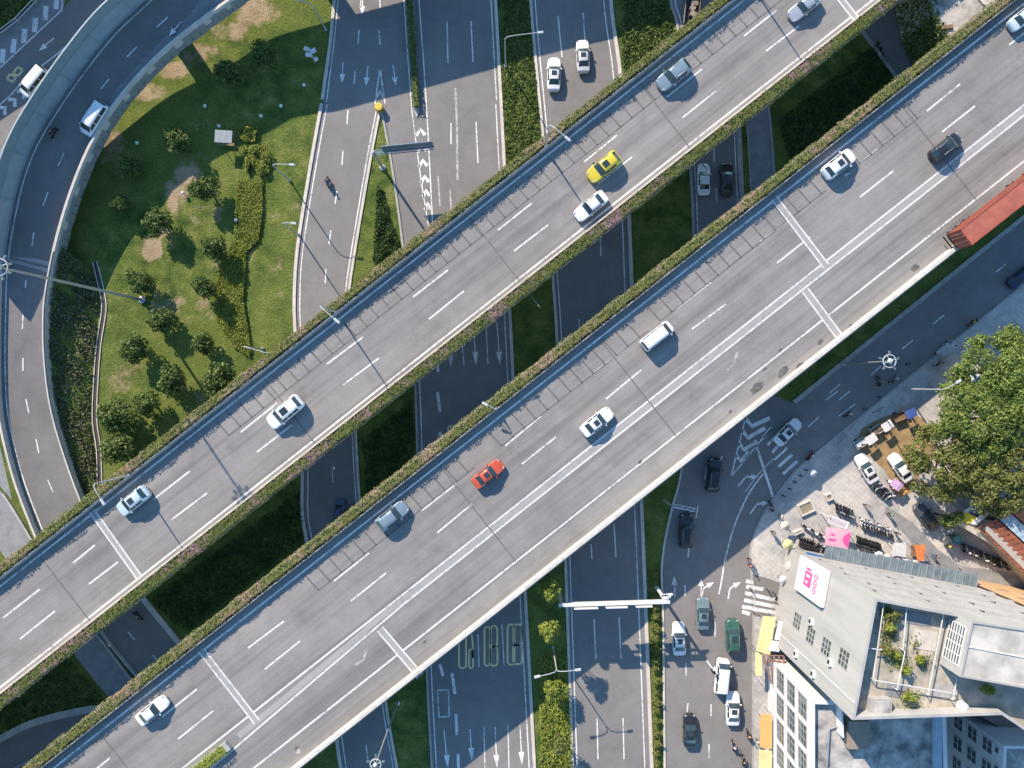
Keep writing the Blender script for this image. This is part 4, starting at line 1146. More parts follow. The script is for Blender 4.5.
trees = [(227, 72, 1.05, 'round tree nearest the shaded ramp pillar'), (262, 55, 1.05, 'round tree in the ramp shade near the top of the park'), (178, 140, 1.0, 'dark tree left of the small grey shelter in the park'),
 (130, 168, .85, 'tree in shade close to the curved ramp'), (120, 203, .72, 'smallest tree in shade beside the curved ramp'), (204, 188, .9, 'tree beside the upper end of the clipped yellow green shrubs'),
 (158, 222, 1.0, 'tree growing on the sandy bare path in the park'), (213, 248, 1.1, 'large tree left of the clipped shrub bed'), (140, 282, 1.05, 'dark tree at the foot of the tall mast'), (205, 287, .92, 'tree left of the narrow part of the clipped shrub bed'),
 (161, 321, .9, 'pale tree below the mast along its shadow'), (134, 349, 1.25, 'widest dark tree on the open lawn'), (203, 344, .92, 'tree on the lawn left of the shrub bed end'), (172, 379, .98, 'tree on the lawn in the middle of the lowest rows'), (217, 380, 1.2, 'tree touching the flower hedge of the narrower overpass'),
 (145, 404, 1.15, 'tree above the pair of trees beside the drain'), (113, 418, 1.3, 'upper tree of the pair beside the drain'), (118, 449, 1.35, 'lower tree of the pair beside the drain')]
for i, (px, py, s, lab) in enumerate(trees):
    x, y, _ = W(px, py, 2.4*s); k = i % 4
    if not used[k]:
        r = PARKT[k]; used[k] = True; r.location = (x, y, 0); r['label'] = lab; r['group'] = 'round trees in the park'
        r.scale = (s*1.1, s*.95, s); r.rotation_euler = (0, 0, i*1.3)
    else: dup(PARKT[k], (x, y, 0), i*1.3, lab, 'round trees in the park', (s*random.uniform(.85, 1.2), s*random.uniform(.85, 1.15), s*random.uniform(.85, 1.15)))
for r in PARKT: del r['_used']

def scatter_bed(name, label, cat, poly, h, n, size, mat, kind=None, lump=.35, group=None, z0=0):
    """low planting filling a pixel polygon"""
    wp = np.array(WP(poly, h*.7)); c = wp.mean(0)
    def inside(p):
        x, y = p[:, 0], p[:, 1]; r = np.zeros(len(p), bool); j = len(wp)-1
        for i in range(len(wp)):
            xi, yi = wp[i]; xj, yj = wp[j]
            r ^= ((yi > y) != (yj > y)) & (x < (xj-xi)*(y-yi)/(yj-yi+1e-12)+xi); j = i
        return r
    lo, hi = wp.min(0), wp.max(0); P = []
    cnt = 0
    while cnt < n:
        p = rng.uniform(lo, hi, (n, 2)); p = p[inside(p)]; P.append(p); cnt += len(p)
    p = np.vstack(P)[:n]
    zz = h*(.62+lump*(np.sin(p[:, 0]*2.3+p[:, 1]*.8)*np.sin(p[:, 1]*2.0-p[:, 0]*.5)))*rng.uniform(.55, 1.05, n)
    pts = np.column_stack([p-c, zz+z0])
    nor = np.column_stack([np.cos(p[:, 0]*2.3)*.5, np.cos(p[:, 1]*2.0)*.5, np.ones(n)])
    r = thing(name, label, cat, (c[0], c[1], 0), 0, group) if kind is None else None
    if kind:
        o = leaf_object(name, pts, nor, size, mat, None, loc=(c[0], c[1], 0)); o['kind'] = kind
        if label: o['label'] = label; o['category'] = cat
        return o
    leaf_object('foliage', pts, nor, size, mat, r)
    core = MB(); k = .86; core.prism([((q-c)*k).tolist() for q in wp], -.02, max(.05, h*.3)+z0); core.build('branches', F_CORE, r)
    return r
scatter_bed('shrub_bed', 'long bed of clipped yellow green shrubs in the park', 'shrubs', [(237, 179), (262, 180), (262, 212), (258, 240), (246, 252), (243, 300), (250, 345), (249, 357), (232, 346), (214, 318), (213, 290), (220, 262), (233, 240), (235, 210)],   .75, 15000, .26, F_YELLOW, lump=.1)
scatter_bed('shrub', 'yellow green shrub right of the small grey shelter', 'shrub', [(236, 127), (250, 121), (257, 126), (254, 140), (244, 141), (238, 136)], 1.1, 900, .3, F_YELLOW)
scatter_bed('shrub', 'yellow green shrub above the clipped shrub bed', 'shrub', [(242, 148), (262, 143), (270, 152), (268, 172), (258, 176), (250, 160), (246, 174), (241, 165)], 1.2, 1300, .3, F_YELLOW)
# earth bank from the ramp edge down to the drain, with wild scrub
toe = smooth_line([W(*p) for p in [(118, 545), (104, 505), (97, 470), (91, 430), (91, 390), (95, 350), (98, 320), (99, 300), (96, 275)]], 8)
topl = [p for p in offset_line(rr_, -.3) if -22 < p[1] < 20]
n = min(len(topl), 40); tp = [topl[int(i*(len(topl)-1)/(n-1))] for i in range(n)]; te = [toe[int(i*(len(toe)-1)/(n-1))] for i in range(n)]
m = MB(); m.ribbon([(p[0], p[1], p[2]-.25) for p in tp], [(p[0], p[1], .01) for p in te]); struct(m.build('earth_bank', GRASS, fix=True))
k = 12000; u = rng.uniform(0, 1, k)*(n-1.001); v = rng.uniform(0, 1, k); ii = u.astype(int); f = (u-ii)[:, None]
TP = np.array(tp)-np.array([0, 0, .25]); TE = np.array(te)
Pt = (TP[ii]*(1-f)+TP[ii+1]*f)*(1-v[:, None])+(TE[ii]*(1-f)+TE[ii+1]*f)*v[:, None]
keep = np.sin(Pt[:, 0]*1.1+2)*np.sin(Pt[:, 1]*.8)+.5*np.sin(Pt[:, 0]*3+Pt[:, 1]*2.3)+rng.normal(0, .45, k) > -.35
Pt = Pt[keep]; Pt[:, 2] += rng.uniform(0, .45, len(Pt)); o = leaf_object('scrub', Pt, np.tile([.25, 0, 1.0], (len(Pt), 1)), .34, F_SCRUB); o['kind'] = 'stuff'
scatter_bed('scrub', 'dark low shrubs growing along the middle of the triangular island', 'scrub', [(377, 185), (382, 188), (388, 215), (398, 240), (399, 262), (372, 262), (375, 225)], .8, 2200, .34, F_DARK, 'stuff')
scatter_bed('ground_cover', 'leafy green ground cover on the median right of the shaded carriageway', 'ground cover', [(504, -40), (526, -40), (529, 0), (541, 133), (545, 190), (508, 210), (506, 160), (500, 60)], .35, 6000, .34, F_PARK, 'stuff')
scatter_bed('ground_cover', 'dark green ground cover between the two top carriageways', 'ground cover', [(622, -40), (662, -40), (668, 0), (676, 30), (683, 80), (660, 90), (628, 110), (622, 60)], .6, 6000, .38, F_PARK, 'stuff')
scatter_bed('ground_cover', 'overgrown green strip beside the rubble ground', 'ground cover', [(884, -60), (908, -60), (918, 0), (935, 20), (950, 45), (945, 62), (925, 28), (905, -8)], 1.3, 3200, .4, F_PARK, 'stuff')
scatter_bed('ground_cover', 'bright ground cover along the lower median', 'ground cover', [(539, 655), (566, 655), (571, 720), (573, 790), (541, 790), (540, 720)], .7, 3600, .34, F_YELLOW, 'stuff')
scatter_bed('ground_cover', 'dark grassy cover on the strip beside the ramp end', 'ground cover', [(-30, 690), (60, 650), (98, 690), (105, 706), (55, 712), (0, 738), (-40, 752)], .25, 2600, .34, F_DARK, 'stuff')
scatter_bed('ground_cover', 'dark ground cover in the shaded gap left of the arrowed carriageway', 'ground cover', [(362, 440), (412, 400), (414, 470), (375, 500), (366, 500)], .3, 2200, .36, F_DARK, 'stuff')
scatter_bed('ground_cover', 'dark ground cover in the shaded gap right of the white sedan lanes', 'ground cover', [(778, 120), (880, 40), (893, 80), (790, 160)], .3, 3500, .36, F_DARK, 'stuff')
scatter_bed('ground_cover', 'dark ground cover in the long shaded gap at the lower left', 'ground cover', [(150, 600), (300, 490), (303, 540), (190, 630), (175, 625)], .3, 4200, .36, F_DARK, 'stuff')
r = thing('hedge', 'dark hedge in the narrow kerbed island between the top carriageways', 'hedge', (*W(410, 55)[:2], 0))
o_ = r.location
pts = [(W(x, y)[0]-o_[0], W(x, y)[1]-o_[1], .15) for x, y in [(408.5, -30), (409.5, 0), (412.5, 40), (414.5, 70), (416.5, 108)]]
hedge_leaves(pts, 1.0, .9, 60, .3, 'foliage', F_PARK, r, .05)
# round shrubs in the central strip by the crossing
proto = None
for i in range(20):
    py = 575+i*10.6+random.uniform(-1.5, 1.5); x, y, _ = W(655+random.uniform(-.7, .7)+(py-575)*.012, py, .8); s = random.uniform(.8, 1.12)
    if proto is None:
        proto = thing('round_shrub', 'round olive shrub in the row along the narrow central strip', 'shrub', (x, y, .02), 0, 'round shrubs along the central strip')
        crown(lumpy(.78, .62, 9, 6, .8), 330, .27, F_OLIVE, proto, 'foliage'); m = MB(); m.tube([(0, 0, -.1), (0, 0, .5)], [.05, .03], 5); m.build('stem', BARK, proto)
        proto.scale = (s, s, s)
    else: dup(proto, (x, y, .02), i*.9, None, 'round shrubs along the central strip', (s, s*random.uniform(.85, 1.1), s))
def tree(name, label, px, py, hc, lobes, n, size, mat, tr, group=None, up=.35, aspect=.6):
    x, y, _ = W(px, py, hc)
    r = thing(name, label, 'tree', (x, y, 0), 0, group)
    crown(lobes, n, size, mat, r, up=up, aspect=aspect)
    m = MB(); trunk(m, hc, tr, max(abs(l[0]) for l in lobes)*.8+.5, np.random.default_rng(int(px))); m.build('trunk', BARK, r)
    return r
tree('median_tree', 'green young tree on the lower median close under the wide overpass', 550, 592, 8.6, lumpy(1.75, 8.4, 5, 9), 1100, .36, F_YELLOW, .1)
tree('median_tree', 'bright yellow green young tree on the lower median above the twin lamp', 550, 631, 8.2, lumpy(1.7, 8.0, 6, 9), 1100, .36, F_YELLOW, .1)
tree('median_tree', 'low leafy tree below the twin lamp on the lower median', 553, 690, 3.6, lumpy(1.75, 3.4, 8, 9), 1300, .36, F_YELLOW, .08)
tree('median_tree', 'dark tree at the bottom edge of the lower median', 560, 746, 4.2, lumpy(1.5, 4.0, 12, 8), 520, .36, F_OLIVE, .08)
def big(q, R0, h, n, rl, flat):
    q = np.random.default_rng(q); L = []
    for i in range(n):
        a = q.uniform(0, 6.283); d = R0*math.sqrt(q.uniform(0, 1))
        k = d/R0
        L.append((math.cos(a)*d, math.sin(a)*d, h+(1-k*k)*R0*.35+q.uniform(-.9, .5), rl*q.uniform(.7, 1.3), rl*q.uniform(.7, 1.3), rl*flat*q.uniform(.7, 1.2)))
    return L
tree('street_tree', 'bright green spreading tree, upper one beside the side road', 1004, 372, 8, big(1, 5.6, 7.0, 70, 1.3, .5), 14000, .5, F_BRIGHT, .3, 'bright trees beside the side road', .7, .42)
tree('street_tree', 'bright green spreading tree, lower one above the olive tree', 984, 418, 8, big(2, 5.6, 6.8, 70, 1.3, .5), 14000, .5, F_BRIGHT, .3, 'bright trees beside the side road', .7, .42)
tree('street_tree', 'bright green tree cut by the right edge', 1042, 392, 8.5, big(3, 6.6, 7.4, 80, 1.35, .5), 15000, .5, F_BRIGHT, .3, 'bright trees beside the side road', .7, .42)
tree('shade_tree', 'broad olive tree over the parked cars', 950, 460, 6.5, big(4, 5.2, 5.6, 85, 1.05, .6), 11000, .4, F_OLIVE, .32, 'olive trees on the plaza', .6)
tree('shade_tree', 'olive tree at the right edge above the rust red roof', 1006, 474, 6.5, big(5, 5.6, 5.7, 85, 1.05, .6), 11000, .4, F_OLIVE, .3, 'olive trees on the plaza', .6)
tree('shade_tree', 'small dark tree behind the dark grey parked car', 952, 519, 4.2, big(6, 1.2, 3.6, 10, .8, .6), 800, .38, F_PARK, .15)
# drain channel and small park furniture
dr = MB()
ch = [W(p[0], p[1])[:2]+(0,) for p in smooth_line([(95, 262), (103, 295), (104, 312), (99, 345), (96, 385), (95, 420), (99, 450), (100, 485)])]
wall_along(dr, offset_line(ch, .32), .12, -.05, .14); wall_along(dr, offset_line(ch, -.32), .12, -.05, .14)
r = thing('drain', 'long concrete drain between the scrub and the lawn', 'drain', (0, 0, 0)); dr.build('channel_wall', CONCL, r)
m = MB(); stripe(m, ch, .56, .02); m.build('channel_bed', surf('dark_drain_bed', (.06, .05, .04), None, 2, .9), r)  # even dark brown bed between the channel walls
x, y, _ = W(224, 137, 2)
r = thing('shelter', 'small grey metal shelter on the park lawn', 'shelter', (x, y, 0), -.06)
m = MB()
for i in range(3): m.box((-.82+.82*i, 0, 2.2), (.80, 1.75, .07))
m.build('roof', surf('grey_sheet_roof', (.24, .27, .30), (.19, .22, .25), 2, .5), r)
for sx in (-1, 1):
    for sy in (-.75, .75): m = MB(); m.tube([(sx, sy, 0), (sx, sy, 2.18)], .05, 6); m.build('post', STEEL, r)
m = MB(); m.box((0, -.5, .45), (1.8, .4, .06)); m.box((-.8, -.5, .21), (.08, .36, .42)); m.box((.8, -.5, .21), (.08, .36, .42)); m.build('bench', surf('bench_wood', (.28, .19, .11), None, 3), r)
gproto = None
for i, (px, py) in enumerate([(205, 106), (261, 116), (281, 106), (219, 126), (183, 193), (96, 140), (236, 220), (137, 143), (304, 85)]):
    x, y, _ = W(px, py, .6)
    if gproto is None:
        gproto = thing('garden_lamp', 'small white globe lamp standing on the park lawn', 'lamp', (x, y, 0), 0, 'small garden lamps on the lawn')
        m = MB(); m.tube([(0, 0, 0), (0, 0, .45)], .05, 6); m.build('post', STEEL, gproto)
        m = MB(); m.lathe([(.05, .42), (.2, .5), (.27, .66), (.2, .82), (.05, .9)], n=10); m.build('globe', surf('opal_glass', (.8, .8, .76), None, 3, .4), gproto, smooth=True)
    else: dup(gproto, (x, y, 0), 0, None, 'small garden lamps on the lawn')
# sculpture like white instrument post in the shade
x, y, _ = W(310, 53, 3)
r = thing('weather_post', 'white instrument post with small boxes in the ramp shade', 'post', (x, y, 0))
m = MB(); m.tube([(0, 0, 0), (0, 0, 3.4)], .06, 6); m.build('post', WHITEP, r)
for d in ((.5, .2, 3.2), (-.4, .5, 3.1), (-.1, -.4, 3.3)): m = MB(); m.box(d, (.8, .5, .35), d[0]); m.build('box', WHITEP, r)
m = MB(); m.lathe([(.05, 0), (.25, .06), (.3, .25), (.05, .4)], (.9, -.9, 2.9), 8); m.tube([(0, 0, 3), (.9, -.9, 3)], .03, 5); m.build('dish', WHITEP, r)

# ------------------------------------------------------------------ lamps and gantries
def street_lamp(label, base, z0, h, arms, group=None, name='street_lamp', r0=.11):
    x, y = base
    r = thing(name, label, 'street lamp', (x, y, z0), 0, group)
    m = MB(); m.tube([(0, 0, 0), (0, 0, h*.5), (0, 0, h-.6)], [r0, r0*.85, r0*.6], 8); m.lathe([(.22, 0), (.22, .25), (.13, .5)], n=8); m.build('pole', LAMPP, r)
    for dx, dy in arms:
        l = math.hypot(dx, dy); u = (dx/l, dy/l)
        m = MB(); m.tube([(0, 0, h-.7), (u[0]*.25, u[1]*.25, h-.2), (u[0]*.9, u[1]*.9, h), (dx, dy, h+.1)], [r0*.6, r0*.55, r0*.5, r0*.45], 6); m.build('arm', LAMPP, r)
        m = MB(); m.box((dx+u[0]*.3, dy+u[1]*.3, h+.08), (.85, .34, .14), math.atan2(dy, dx), taper=.75); m.build('lamp_head', surf('lamp_housing', (.5, .51, .52), None, 4, .4), r)
    return r
gl = 'street lamps on the narrower overpass'
for px, py, lab in [(133, 474, 'white curved street lamp at the left end of the narrower overpass, above a pale car'), (337, 312, 'white street lamp on the narrower overpass near the arrowless slip road'), (544, 147, 'white street lamp on the narrower overpass left of the yellow taxi'), (750, -16, 'white street lamp on the narrower overpass near its top end')]:
    s, t = D1.st(px, py); p = D1.world(s, -.72); a = DN*2.5+DU*.5
    if px == 133: a = DN*2.2+DU*(-.2)
    street_lamp(lab, p[:2], HD+.9, 8.4, [tuple(a)], gl)
s, t = D2.st(498, 411); p = D2.world(s, -1.1); street_lamp('white street lamp poking out of the flower hedge of the wide overpass', p[:2], HD+.9, 1.7, [tuple(-DN*1.1-DU*.5)])
gp = 'street lamps on the ground'
for lab, b, h, arms in [('white street lamp beside the upper end of the clipped shrub bed', (290, 181), 8, [(2.5, -.1)]), ('white street lamp beside the middle of the clipped shrub bed', (299, 235), 8, [(1.4, -.1)]), ('white street lamp beside the lower end of the clipped shrub bed', (263, 349), 8, [(3.6, -1.0)]),
    ('thin street lamp in shade at the top of the park', (326, 30), 7, [(-1.6, .5)]), ('street lamp reaching over the two pale cars at the top', (505.6, 67), 9, [(4.4, .5)]), ('white twin armed street lamp on the lower median', (553, 647), 9, [(2.5, .3), (-2.3, -.5)]), ('thin street lamp leaning towards the bright tree', (903, 389), 10, [(1.5, .9)])]:
    street_lamp(lab, W(*b)[:2], .02, h, arms, gp)
def high_mast(label, b, h, rad, n, r0=.3):
    x, y, _ = W(*b)
    r = thing('high_mast_lamp', label, 'mast lamp', (x, y, 0), 0, 'high mast lamps')
    m = MB(); m.tube([(0, 0, 0), (0, 0, h*.5), (0, 0, h)], [r0, r0*.75, r0*.5], 10); m.lathe([(r0*2.2, 0), (r0*2.2, .4), (r0*1.2, .5)], n=10); m.build('pole', STEEL, r)
    m = MB(); k = 24
    m.tube([(rad*math.cos(6.2832*i/k), rad*math.sin(6.2832*i/k), h-.1) for i in range(k+1)], .07, 6)
    for i in range(4): a = 1.571*i+.4; m.tube([(0, 0, h), (rad*math.cos(a), rad*math.sin(a), h-.1)], .05, 5)
    m.build('lamp_ring', LAMPP, r)
    m = MB(); m.lathe([(.1, -.35), (rad*.36, -.25), (rad*.45, 0), (rad*.3, .22), (.05, .3)], (0, 0, h+.1), 14); m.build('cap', LAMPP, r, smooth=True)
    for i in range(n):
        a = 6.2832*i/n+.3; m = MB(); m.box((math.cos(a)*(rad+.3), math.sin(a)*(rad+.3), h-.15), (.42, .26, .18), a, taper=.8); m.build('floodlight', MASTP, r)
high_mast('very tall mast lamp rising from the park lawn over the curved ramp', (143, 300), 29, .9, 8, .23)
high_mast('ring shaped white mast lamp over the side road', (843, 364), 12.8, .82, 5, .13)
high_mast('mast lamp beside the bottom edge on the narrow road', (398, 702), 17, .65, 5, .15)
# crash cushion on the nose of the triangular island
x, y, _ = W(379.3, 108, .5); r = thing('crash_cushion', 'yellow crash cushion on the tip of the triangular island', 'barrier', (x, y, .02))
m = MB(); m.lathe([(.55, 0), (.6, .1), (.6, .95), (.5, 1.05), (.05, 1.06)], n=14); m.build('drum', surf('cushion_yellow', (.62, .46, .06), (.5, .36, .05), 2, .6), r)
m = MB(); m.lathe([(.605, .45), (.605, .7)], n=14); m.build('band', BLACKP, r)
# sign gantries
SIGNB = surf('sign_back', (.22, .29, .33), (.18, .24, .28), 2, .45, .3)
SIGNG = surf('blue_sign_face', (.02, .08, .30), None, 3, .4)
x, y, _ = W(383, 168); e = W(434, 147, 7); e0 = W(374, 153, 7)
r = thing('sign_gantry', 'grey blue cantilever sign gantry over the chevron markings', 'gantry', (x, y, 0), 0, 'gantries over the carriageways')
m = MB(); m.tube([(0, 0, 0), (0, 0, 7.4)], [.22, .17], 10); m.lathe([(.45, 0), (.45, .3), (.25, .4)], n=8); m.build('post', STEEL, r)
bx, by = e[0]-e0[0], e[1]-e0[1]
m = MB()
for z, o in ((6.5, .12), (7.2, .12), (6.5, -.28), (7.2, -.28)): m.tube([(-.2, o, z), (bx, by+o, z)], .07, 6)
for i in range(13): f = i/12; m.tube([(bx*f, by*f+.12, 6.5), (bx*min(1, f+.04), by*min(1, f+.04)-.28, 7.2)], .04, 4)
m.build('beam', SIGNB, r)
aa = math.atan2(by, bx); m = MB(); m.box((bx*.56, by*.56+.42, 6.6), (math.hypot(bx, by)*.86, .1, 2.4), aa); m.build('sign_board', SIGNB, r)
m = MB(); m.box((bx*.56, by*.56+.485, 6.6), (math.hypot(bx, by)*.84, .02, 2.3), aa); m.build('sign_face', SIGNG, r)
a = W(558, 589); b = W(655.5, 586)
r = thing('sign_gantry', 'long white sign gantry crossing the lower carriageway', 'gantry', (a[0], a[1], 0), 0, 'gantries over the carriageways')
bx, by = b[0]-a[0], b[1]-a[1]; aa = math.atan2(by, bx); ln = math.hypot(bx, by)
for f in (0, 1): m = MB(); m.tube([(bx*f, by*f, 0), (bx*f, by*f, 7.6)], [.26, .2], 10); m.build('post', WHITEP, r)
m = MB(); m.box((bx/2, by/2, 7.5), (ln+.8, .4, .42), aa); m.box((bx/2, by/2+.0, 6.7), (ln+.4, .18, .2), aa)
for i in range(16): f = i/15; m.tube([(bx*f, by*f, 7.3), (bx*min(1, f+.033), by*min(1, f+.033), 6.7)], .04, 4)
m.build('beam', WHITEP, r)
for f, w in ((.23, 3.2), (.52, 2.9), (.78, 2.2)):
    m = MB(); m.box((bx*f, by*f-.42, 6.9), (w, .1, 2.5), aa); sb_ = m.build('sign_board', WHITEP, r)
    m = MB(); m.box((bx*f, by*f-.485, 6.9), (w-.1, .02, 2.4), aa); m.build('sign_face', SIGNG, sb_)
m = MB()
for i in range(4): m.box((bx-.5+.25*i, by+.5+.42*i*(.4), 7.55), (1.1, .28, .12), 2.2+.35*i)
m.build('lamp_bracket', WHITEP, r)
def signal_pole(label, b, h, arm):
    x, y, _ = W(*b)
    r = thing('traffic_signal', label, 'traffic light', (x, y, .02))
    m = MB(); m.tube([(0, 0, 0), (0, 0, h)], [.13, .09], 8); m.build('pole', WHITEP, r)
    m = MB(); m.tube([(0, 0, h-.2), (arm[0], arm[1], h)], .06, 6); m.tube([(0, 0, h-.9), (arm[0], arm[1], h-.6)], .05, 6); l = Vector(arm).normalized(); nn = (-l[1]*.45, l[0]*.45)
    m.tube([(nn[0], nn[1], h-.1), (arm[0]+nn[0], arm[1]+nn[1], h)], .05, 6)
    for i in range(4): f = i/4; m.tube([(arm[0]*f, arm[1]*f, h-.1), (arm[0]*(f+.25)+nn[0], arm[1]*(f+.25)+nn[1], h)], .035, 4)
    m.build('arm', WHITEP, r)
    for f in (.65, .98):
        m = MB(); m.box((arm[0]*f, arm[1]*f-.2, h-.45), (.36, .26, 1.0), taper=.95); hd = m.build('signal_head', BLACKP, r)
        m = MB(); m.lathe([(.02, 0), (.1, .0), (.1, .03), (.02, .03)], (arm[0]*f, arm[1]*f-.36, h-.15), 10, 'y'); m.build('lens', TAILL, hd)
signal_pole('white traffic signal arm over the black SUV below the wide overpass', (664, 500), 6.2, (2.9, -.6))
signal_pole('white traffic signal pole between the white van and the white sedan lanes', (707, 661), 2.6, (.35, -.5))
bp = None
for i, (px, py) in enumerate([(784, 496), (790, 489), (795, 482), (801, 476), (806, 470), (880, 397), (865, 409), (908, 364), (751, 589), (768, 590), (774, 593)]):
    x, y, _ = W(px, py, .5)
    if bp is None:
        bp = thing('bollard', 'short black bollard standing along the pavement edge', 'bollard', (x, y, .12), 0, 'bollards along the pavement')
        m = MB(); m.lathe([(.13, 0), (.13, .1), (.1, .14), (.1, .72), (.12, .78), (.06, .86)], n=10); m.build('post', BLACKP, bp)
        m = MB(); m.lathe([(.103, .58), (.103, .66)], n=10); m.build('band', WHITEP, bp)
    else: dup(bp, (x, y, .12), 0, None, 'bollards along the pavement')
# ------------------------------------------------------------------ people and two wheelers
def skin_mesh(name, joints, edges, radii, mat, sub=1, root=0):
    me = bpy.data.meshes.new(name); me.from_pydata(joints, edges, [])
    o = bpy.data.objects.new(name, me); COL.objects.link(o)
    md = o.modifiers.new('skin', 'SKIN'); md.use_smooth_shade = True
    for i, r_ in enumerate(radii):
        v = me.skin_vertices[0].data[i]; v.radius = (r_, r_) if not isinstance(r_, tuple) else r_; v.use_root = (i == root)
    s_ = o.modifiers.new('sub', 'SUBSURF'); s_.levels = sub; s_.render_levels = sub
    dg = bpy.context.evaluated_depsgraph_get(); dg.update()
    nm = bpy.data.meshes.new_from_object(o.evaluated_get(dg)); nm.name = name
    bpy.data.objects.remove(o); bpy.data.meshes.remove(me)
    nm.materials.clear(); nm.materials.append(mat)
    return nm
def fingers(bm_mesh, hand, fwd, side, curl):
    """five short tapered fingers joined to the body mesh"""
    m = MB(); f = Vector(fwd).normalized(); s = Vector(side).normalized(); d = Vector(curl)
    for i, l in enumerate((.075, .085, .08, .065)):
        b = Vector(hand)+f*.05+s*(-.03+.02*i)
        m.tube([b-f*.03, b+f*l*.5, b+f*l*.8+d*l*.45], [.010, .0095, .007], 5)
    b = Vector(hand)+s*(-.04); m.tube([b, b-s*.03+f*.03, b-s*.035+f*.06+d*.02], [.012, .01, .008], 5)
    bm = bmesh.new(); bm.from_mesh(bm_mesh)
    vs = [bm.verts.new(v) for v in m.v]
    for fc in m.f: bm.faces.new([vs[i] for i in fc])
    bm.to_mesh(bm_mesh); bm.free()
def person_parts(pose):
    if pose == 'stand':
        J = [(0, 0, .95), (0, 0, 1.15), (.01, 0, 1.38), (.01, 0, 1.48), (.03, 0, 1.60), (.03, 0, 1.70),
             (0, .10, .90), (.06, .11, .48), (-.02, .11, .09), (.13, .11, .04), (0, -.10, .90), (-.04, -.11, .48), (-.14, -.11, .10), (.0, -.11, .04),
             (0, .18, 1.38), (-.05, .24, 1.10), (.06, .25, .86), (.10, .25, .79), (0, -.18, 1.38), (.04, -.24, 1.10), (.16, -.24, .88), (.20, -.24, .81)]
        hands = [(17, (.2, 0, -1), (1, 0, 0), (0, -.5, 0)), (21, (.4, 0, -1), (1, 0, 0), (0, .5, 0))]
    else:
        J = [(-.12, 0, .80), (-.08, 0, 1.02), (.02, 0, 1.26), (.04, 0, 1.35), (.08, 0, 1.46), (.09, 0, 1.57),
             (-.08, .11, .77), (.32, .16, .74), (.26, .15, .34), (.40, .15, .30), (-.08, -.11, .77), (.32, -.16, .74), (.26, -.15, .34), (.40, -.15, .30),
             (.02, .19, 1.25), (.14, .30, 1.02), (.42, .28, .99), (.49, .28, .99), (.02, -.19, 1.25), (.14, -.30, 1.02), (.42, -.28, .99), (.49, -.28, .99)]
        hands = [(17, (1, 0, -.3), (0, -1, 0), (0, 0, -.6)), (21, (1, 0, -.3), (0, 1, 0), (0, 0, -.6))]
    E = [(0, 1), (1, 2), (2, 3), (3, 4), (4, 5), (0, 6), (6, 7), (7, 8), (8, 9), (0, 10), (10, 11), (11, 12), (12, 13), (2, 14), (14, 15), (15, 16), (16, 17), (2, 18), (18, 19), (19, 20), (20, 21)]
    Rd = [.14, .12, .13, .055, .085, .07, .085, .058, .042, .035, .085, .058, .042, .035, .06, .042, .03, .028, .06, .042, .03, .028]
    body = skin_mesh('person_body', J, E, Rd, SKIN)
    for i, f, s, c in hands: fingers(body, J[i], f, s, c)
    hd = Vector(J[5])
    fm = MB(); fm.lathe([(.005, .0), (.016, -.012), (.013, -.03), (.004, -.04)], (hd.x+.075, 0, hd.z-.02), 6)
    for s in (1, -1): fm.lathe([(.004, -.012), (.012, 0), (.004, .012)], (hd.x+.068, s*.03, hd.z+.0), 6); fm.lathe([(.008, -.03), (.022, -.012), (.02, .016), (.008, .03)], (hd.x-.005, s*.078, hd.z-.03), 6)
    bm = bmesh.new(); bm.from_mesh(body); vv = [bm.verts.new(v) for v in fm.v]
    for fc in fm.f: bm.faces.new([vv[i] for i in fc])
    bm.to_mesh(body); bm.free()
    sh = skin_mesh('shirt', [J[i] for i in (0, 1, 2, 14, 15, 18, 19)], [(0, 1), (1, 2), (2, 3), (3, 4), (2, 5), (5, 6)], [.152, .14, .148, .075, .056, .075, .056], WHITEP)
    tr = skin_mesh('trousers', [J[i] for i in (0, 6, 7, 8, 10, 11, 12)], [(0, 1), (1, 2), (2, 3), (0, 4), (4, 5), (5, 6)], [.15, .1, .074, .056, .1, .074, .056], DARKM)
    hm = MB(); k = .1; hm.lathe([(.088, -.045), (.1, -.01), (.097, .035), (.07, .075), (.02, .092)], (hd.x-.012, 0, hd.z+.01), 12)
    ho = hm.build('hair', HAIR, smooth=True); hme = ho.data; bpy.data.objects.remove(ho)
    mm = MB(); mm.lathe([(.115, -.06), (.135, -.01), (.128, .05), (.09, .1), (.02, .125)], (hd.x-.005, 0, hd.z+.015), 14)
    ho = mm.build('helmet', HAIR, smooth=True); me2 = ho.data; bpy.data.objects.remove(ho)
    return dict(body=body, shirt=sh, trousers=tr, hair=hme, helmet=me2)
PP = {'stand': person_parts('stand'), 'ride': person_parts('ride')}
CL = {k: surf('cloth_'+k, c, None, 6, .9) for k, c in dict(white=(.7, .7, .69), black=(.025, .025, .028), blue=(.05, .1, .25), red=(.4, .05, .04), grey=(.2, .2, .21), yellow=(.6, .42, .05), teal=(.05, .2, .2), brown=(.16, .1, .06), pink=(.6, .25, .32)).items()}
HEL = {k: carpaint('helmet_'+k, c) for k, c in dict(white=(.7, .7, .7), yellow=(.7, .5, .04), red=(.5, .05, .04), black=(.02, .02, .02), blue=(.05, .15, .4)).items()}
def person(pose, x, y, z, rz, shirt, trousers, label, helmet=None, group=None):
    P = PP[pose]
    r = thing('person', label, 'person', (x, y, z), rz, group)
    add_part('body', P['body'], r); add_part('shirt', P['shirt'], r, mat=CL[shirt]); add_part('trousers', P['trousers'], r, mat=CL[trousers])
    if helmet: add_part('helmet', P['helmet'], r, mat=HEL[helmet])
    else: add_part('hair', P['hair'], r)
    return r
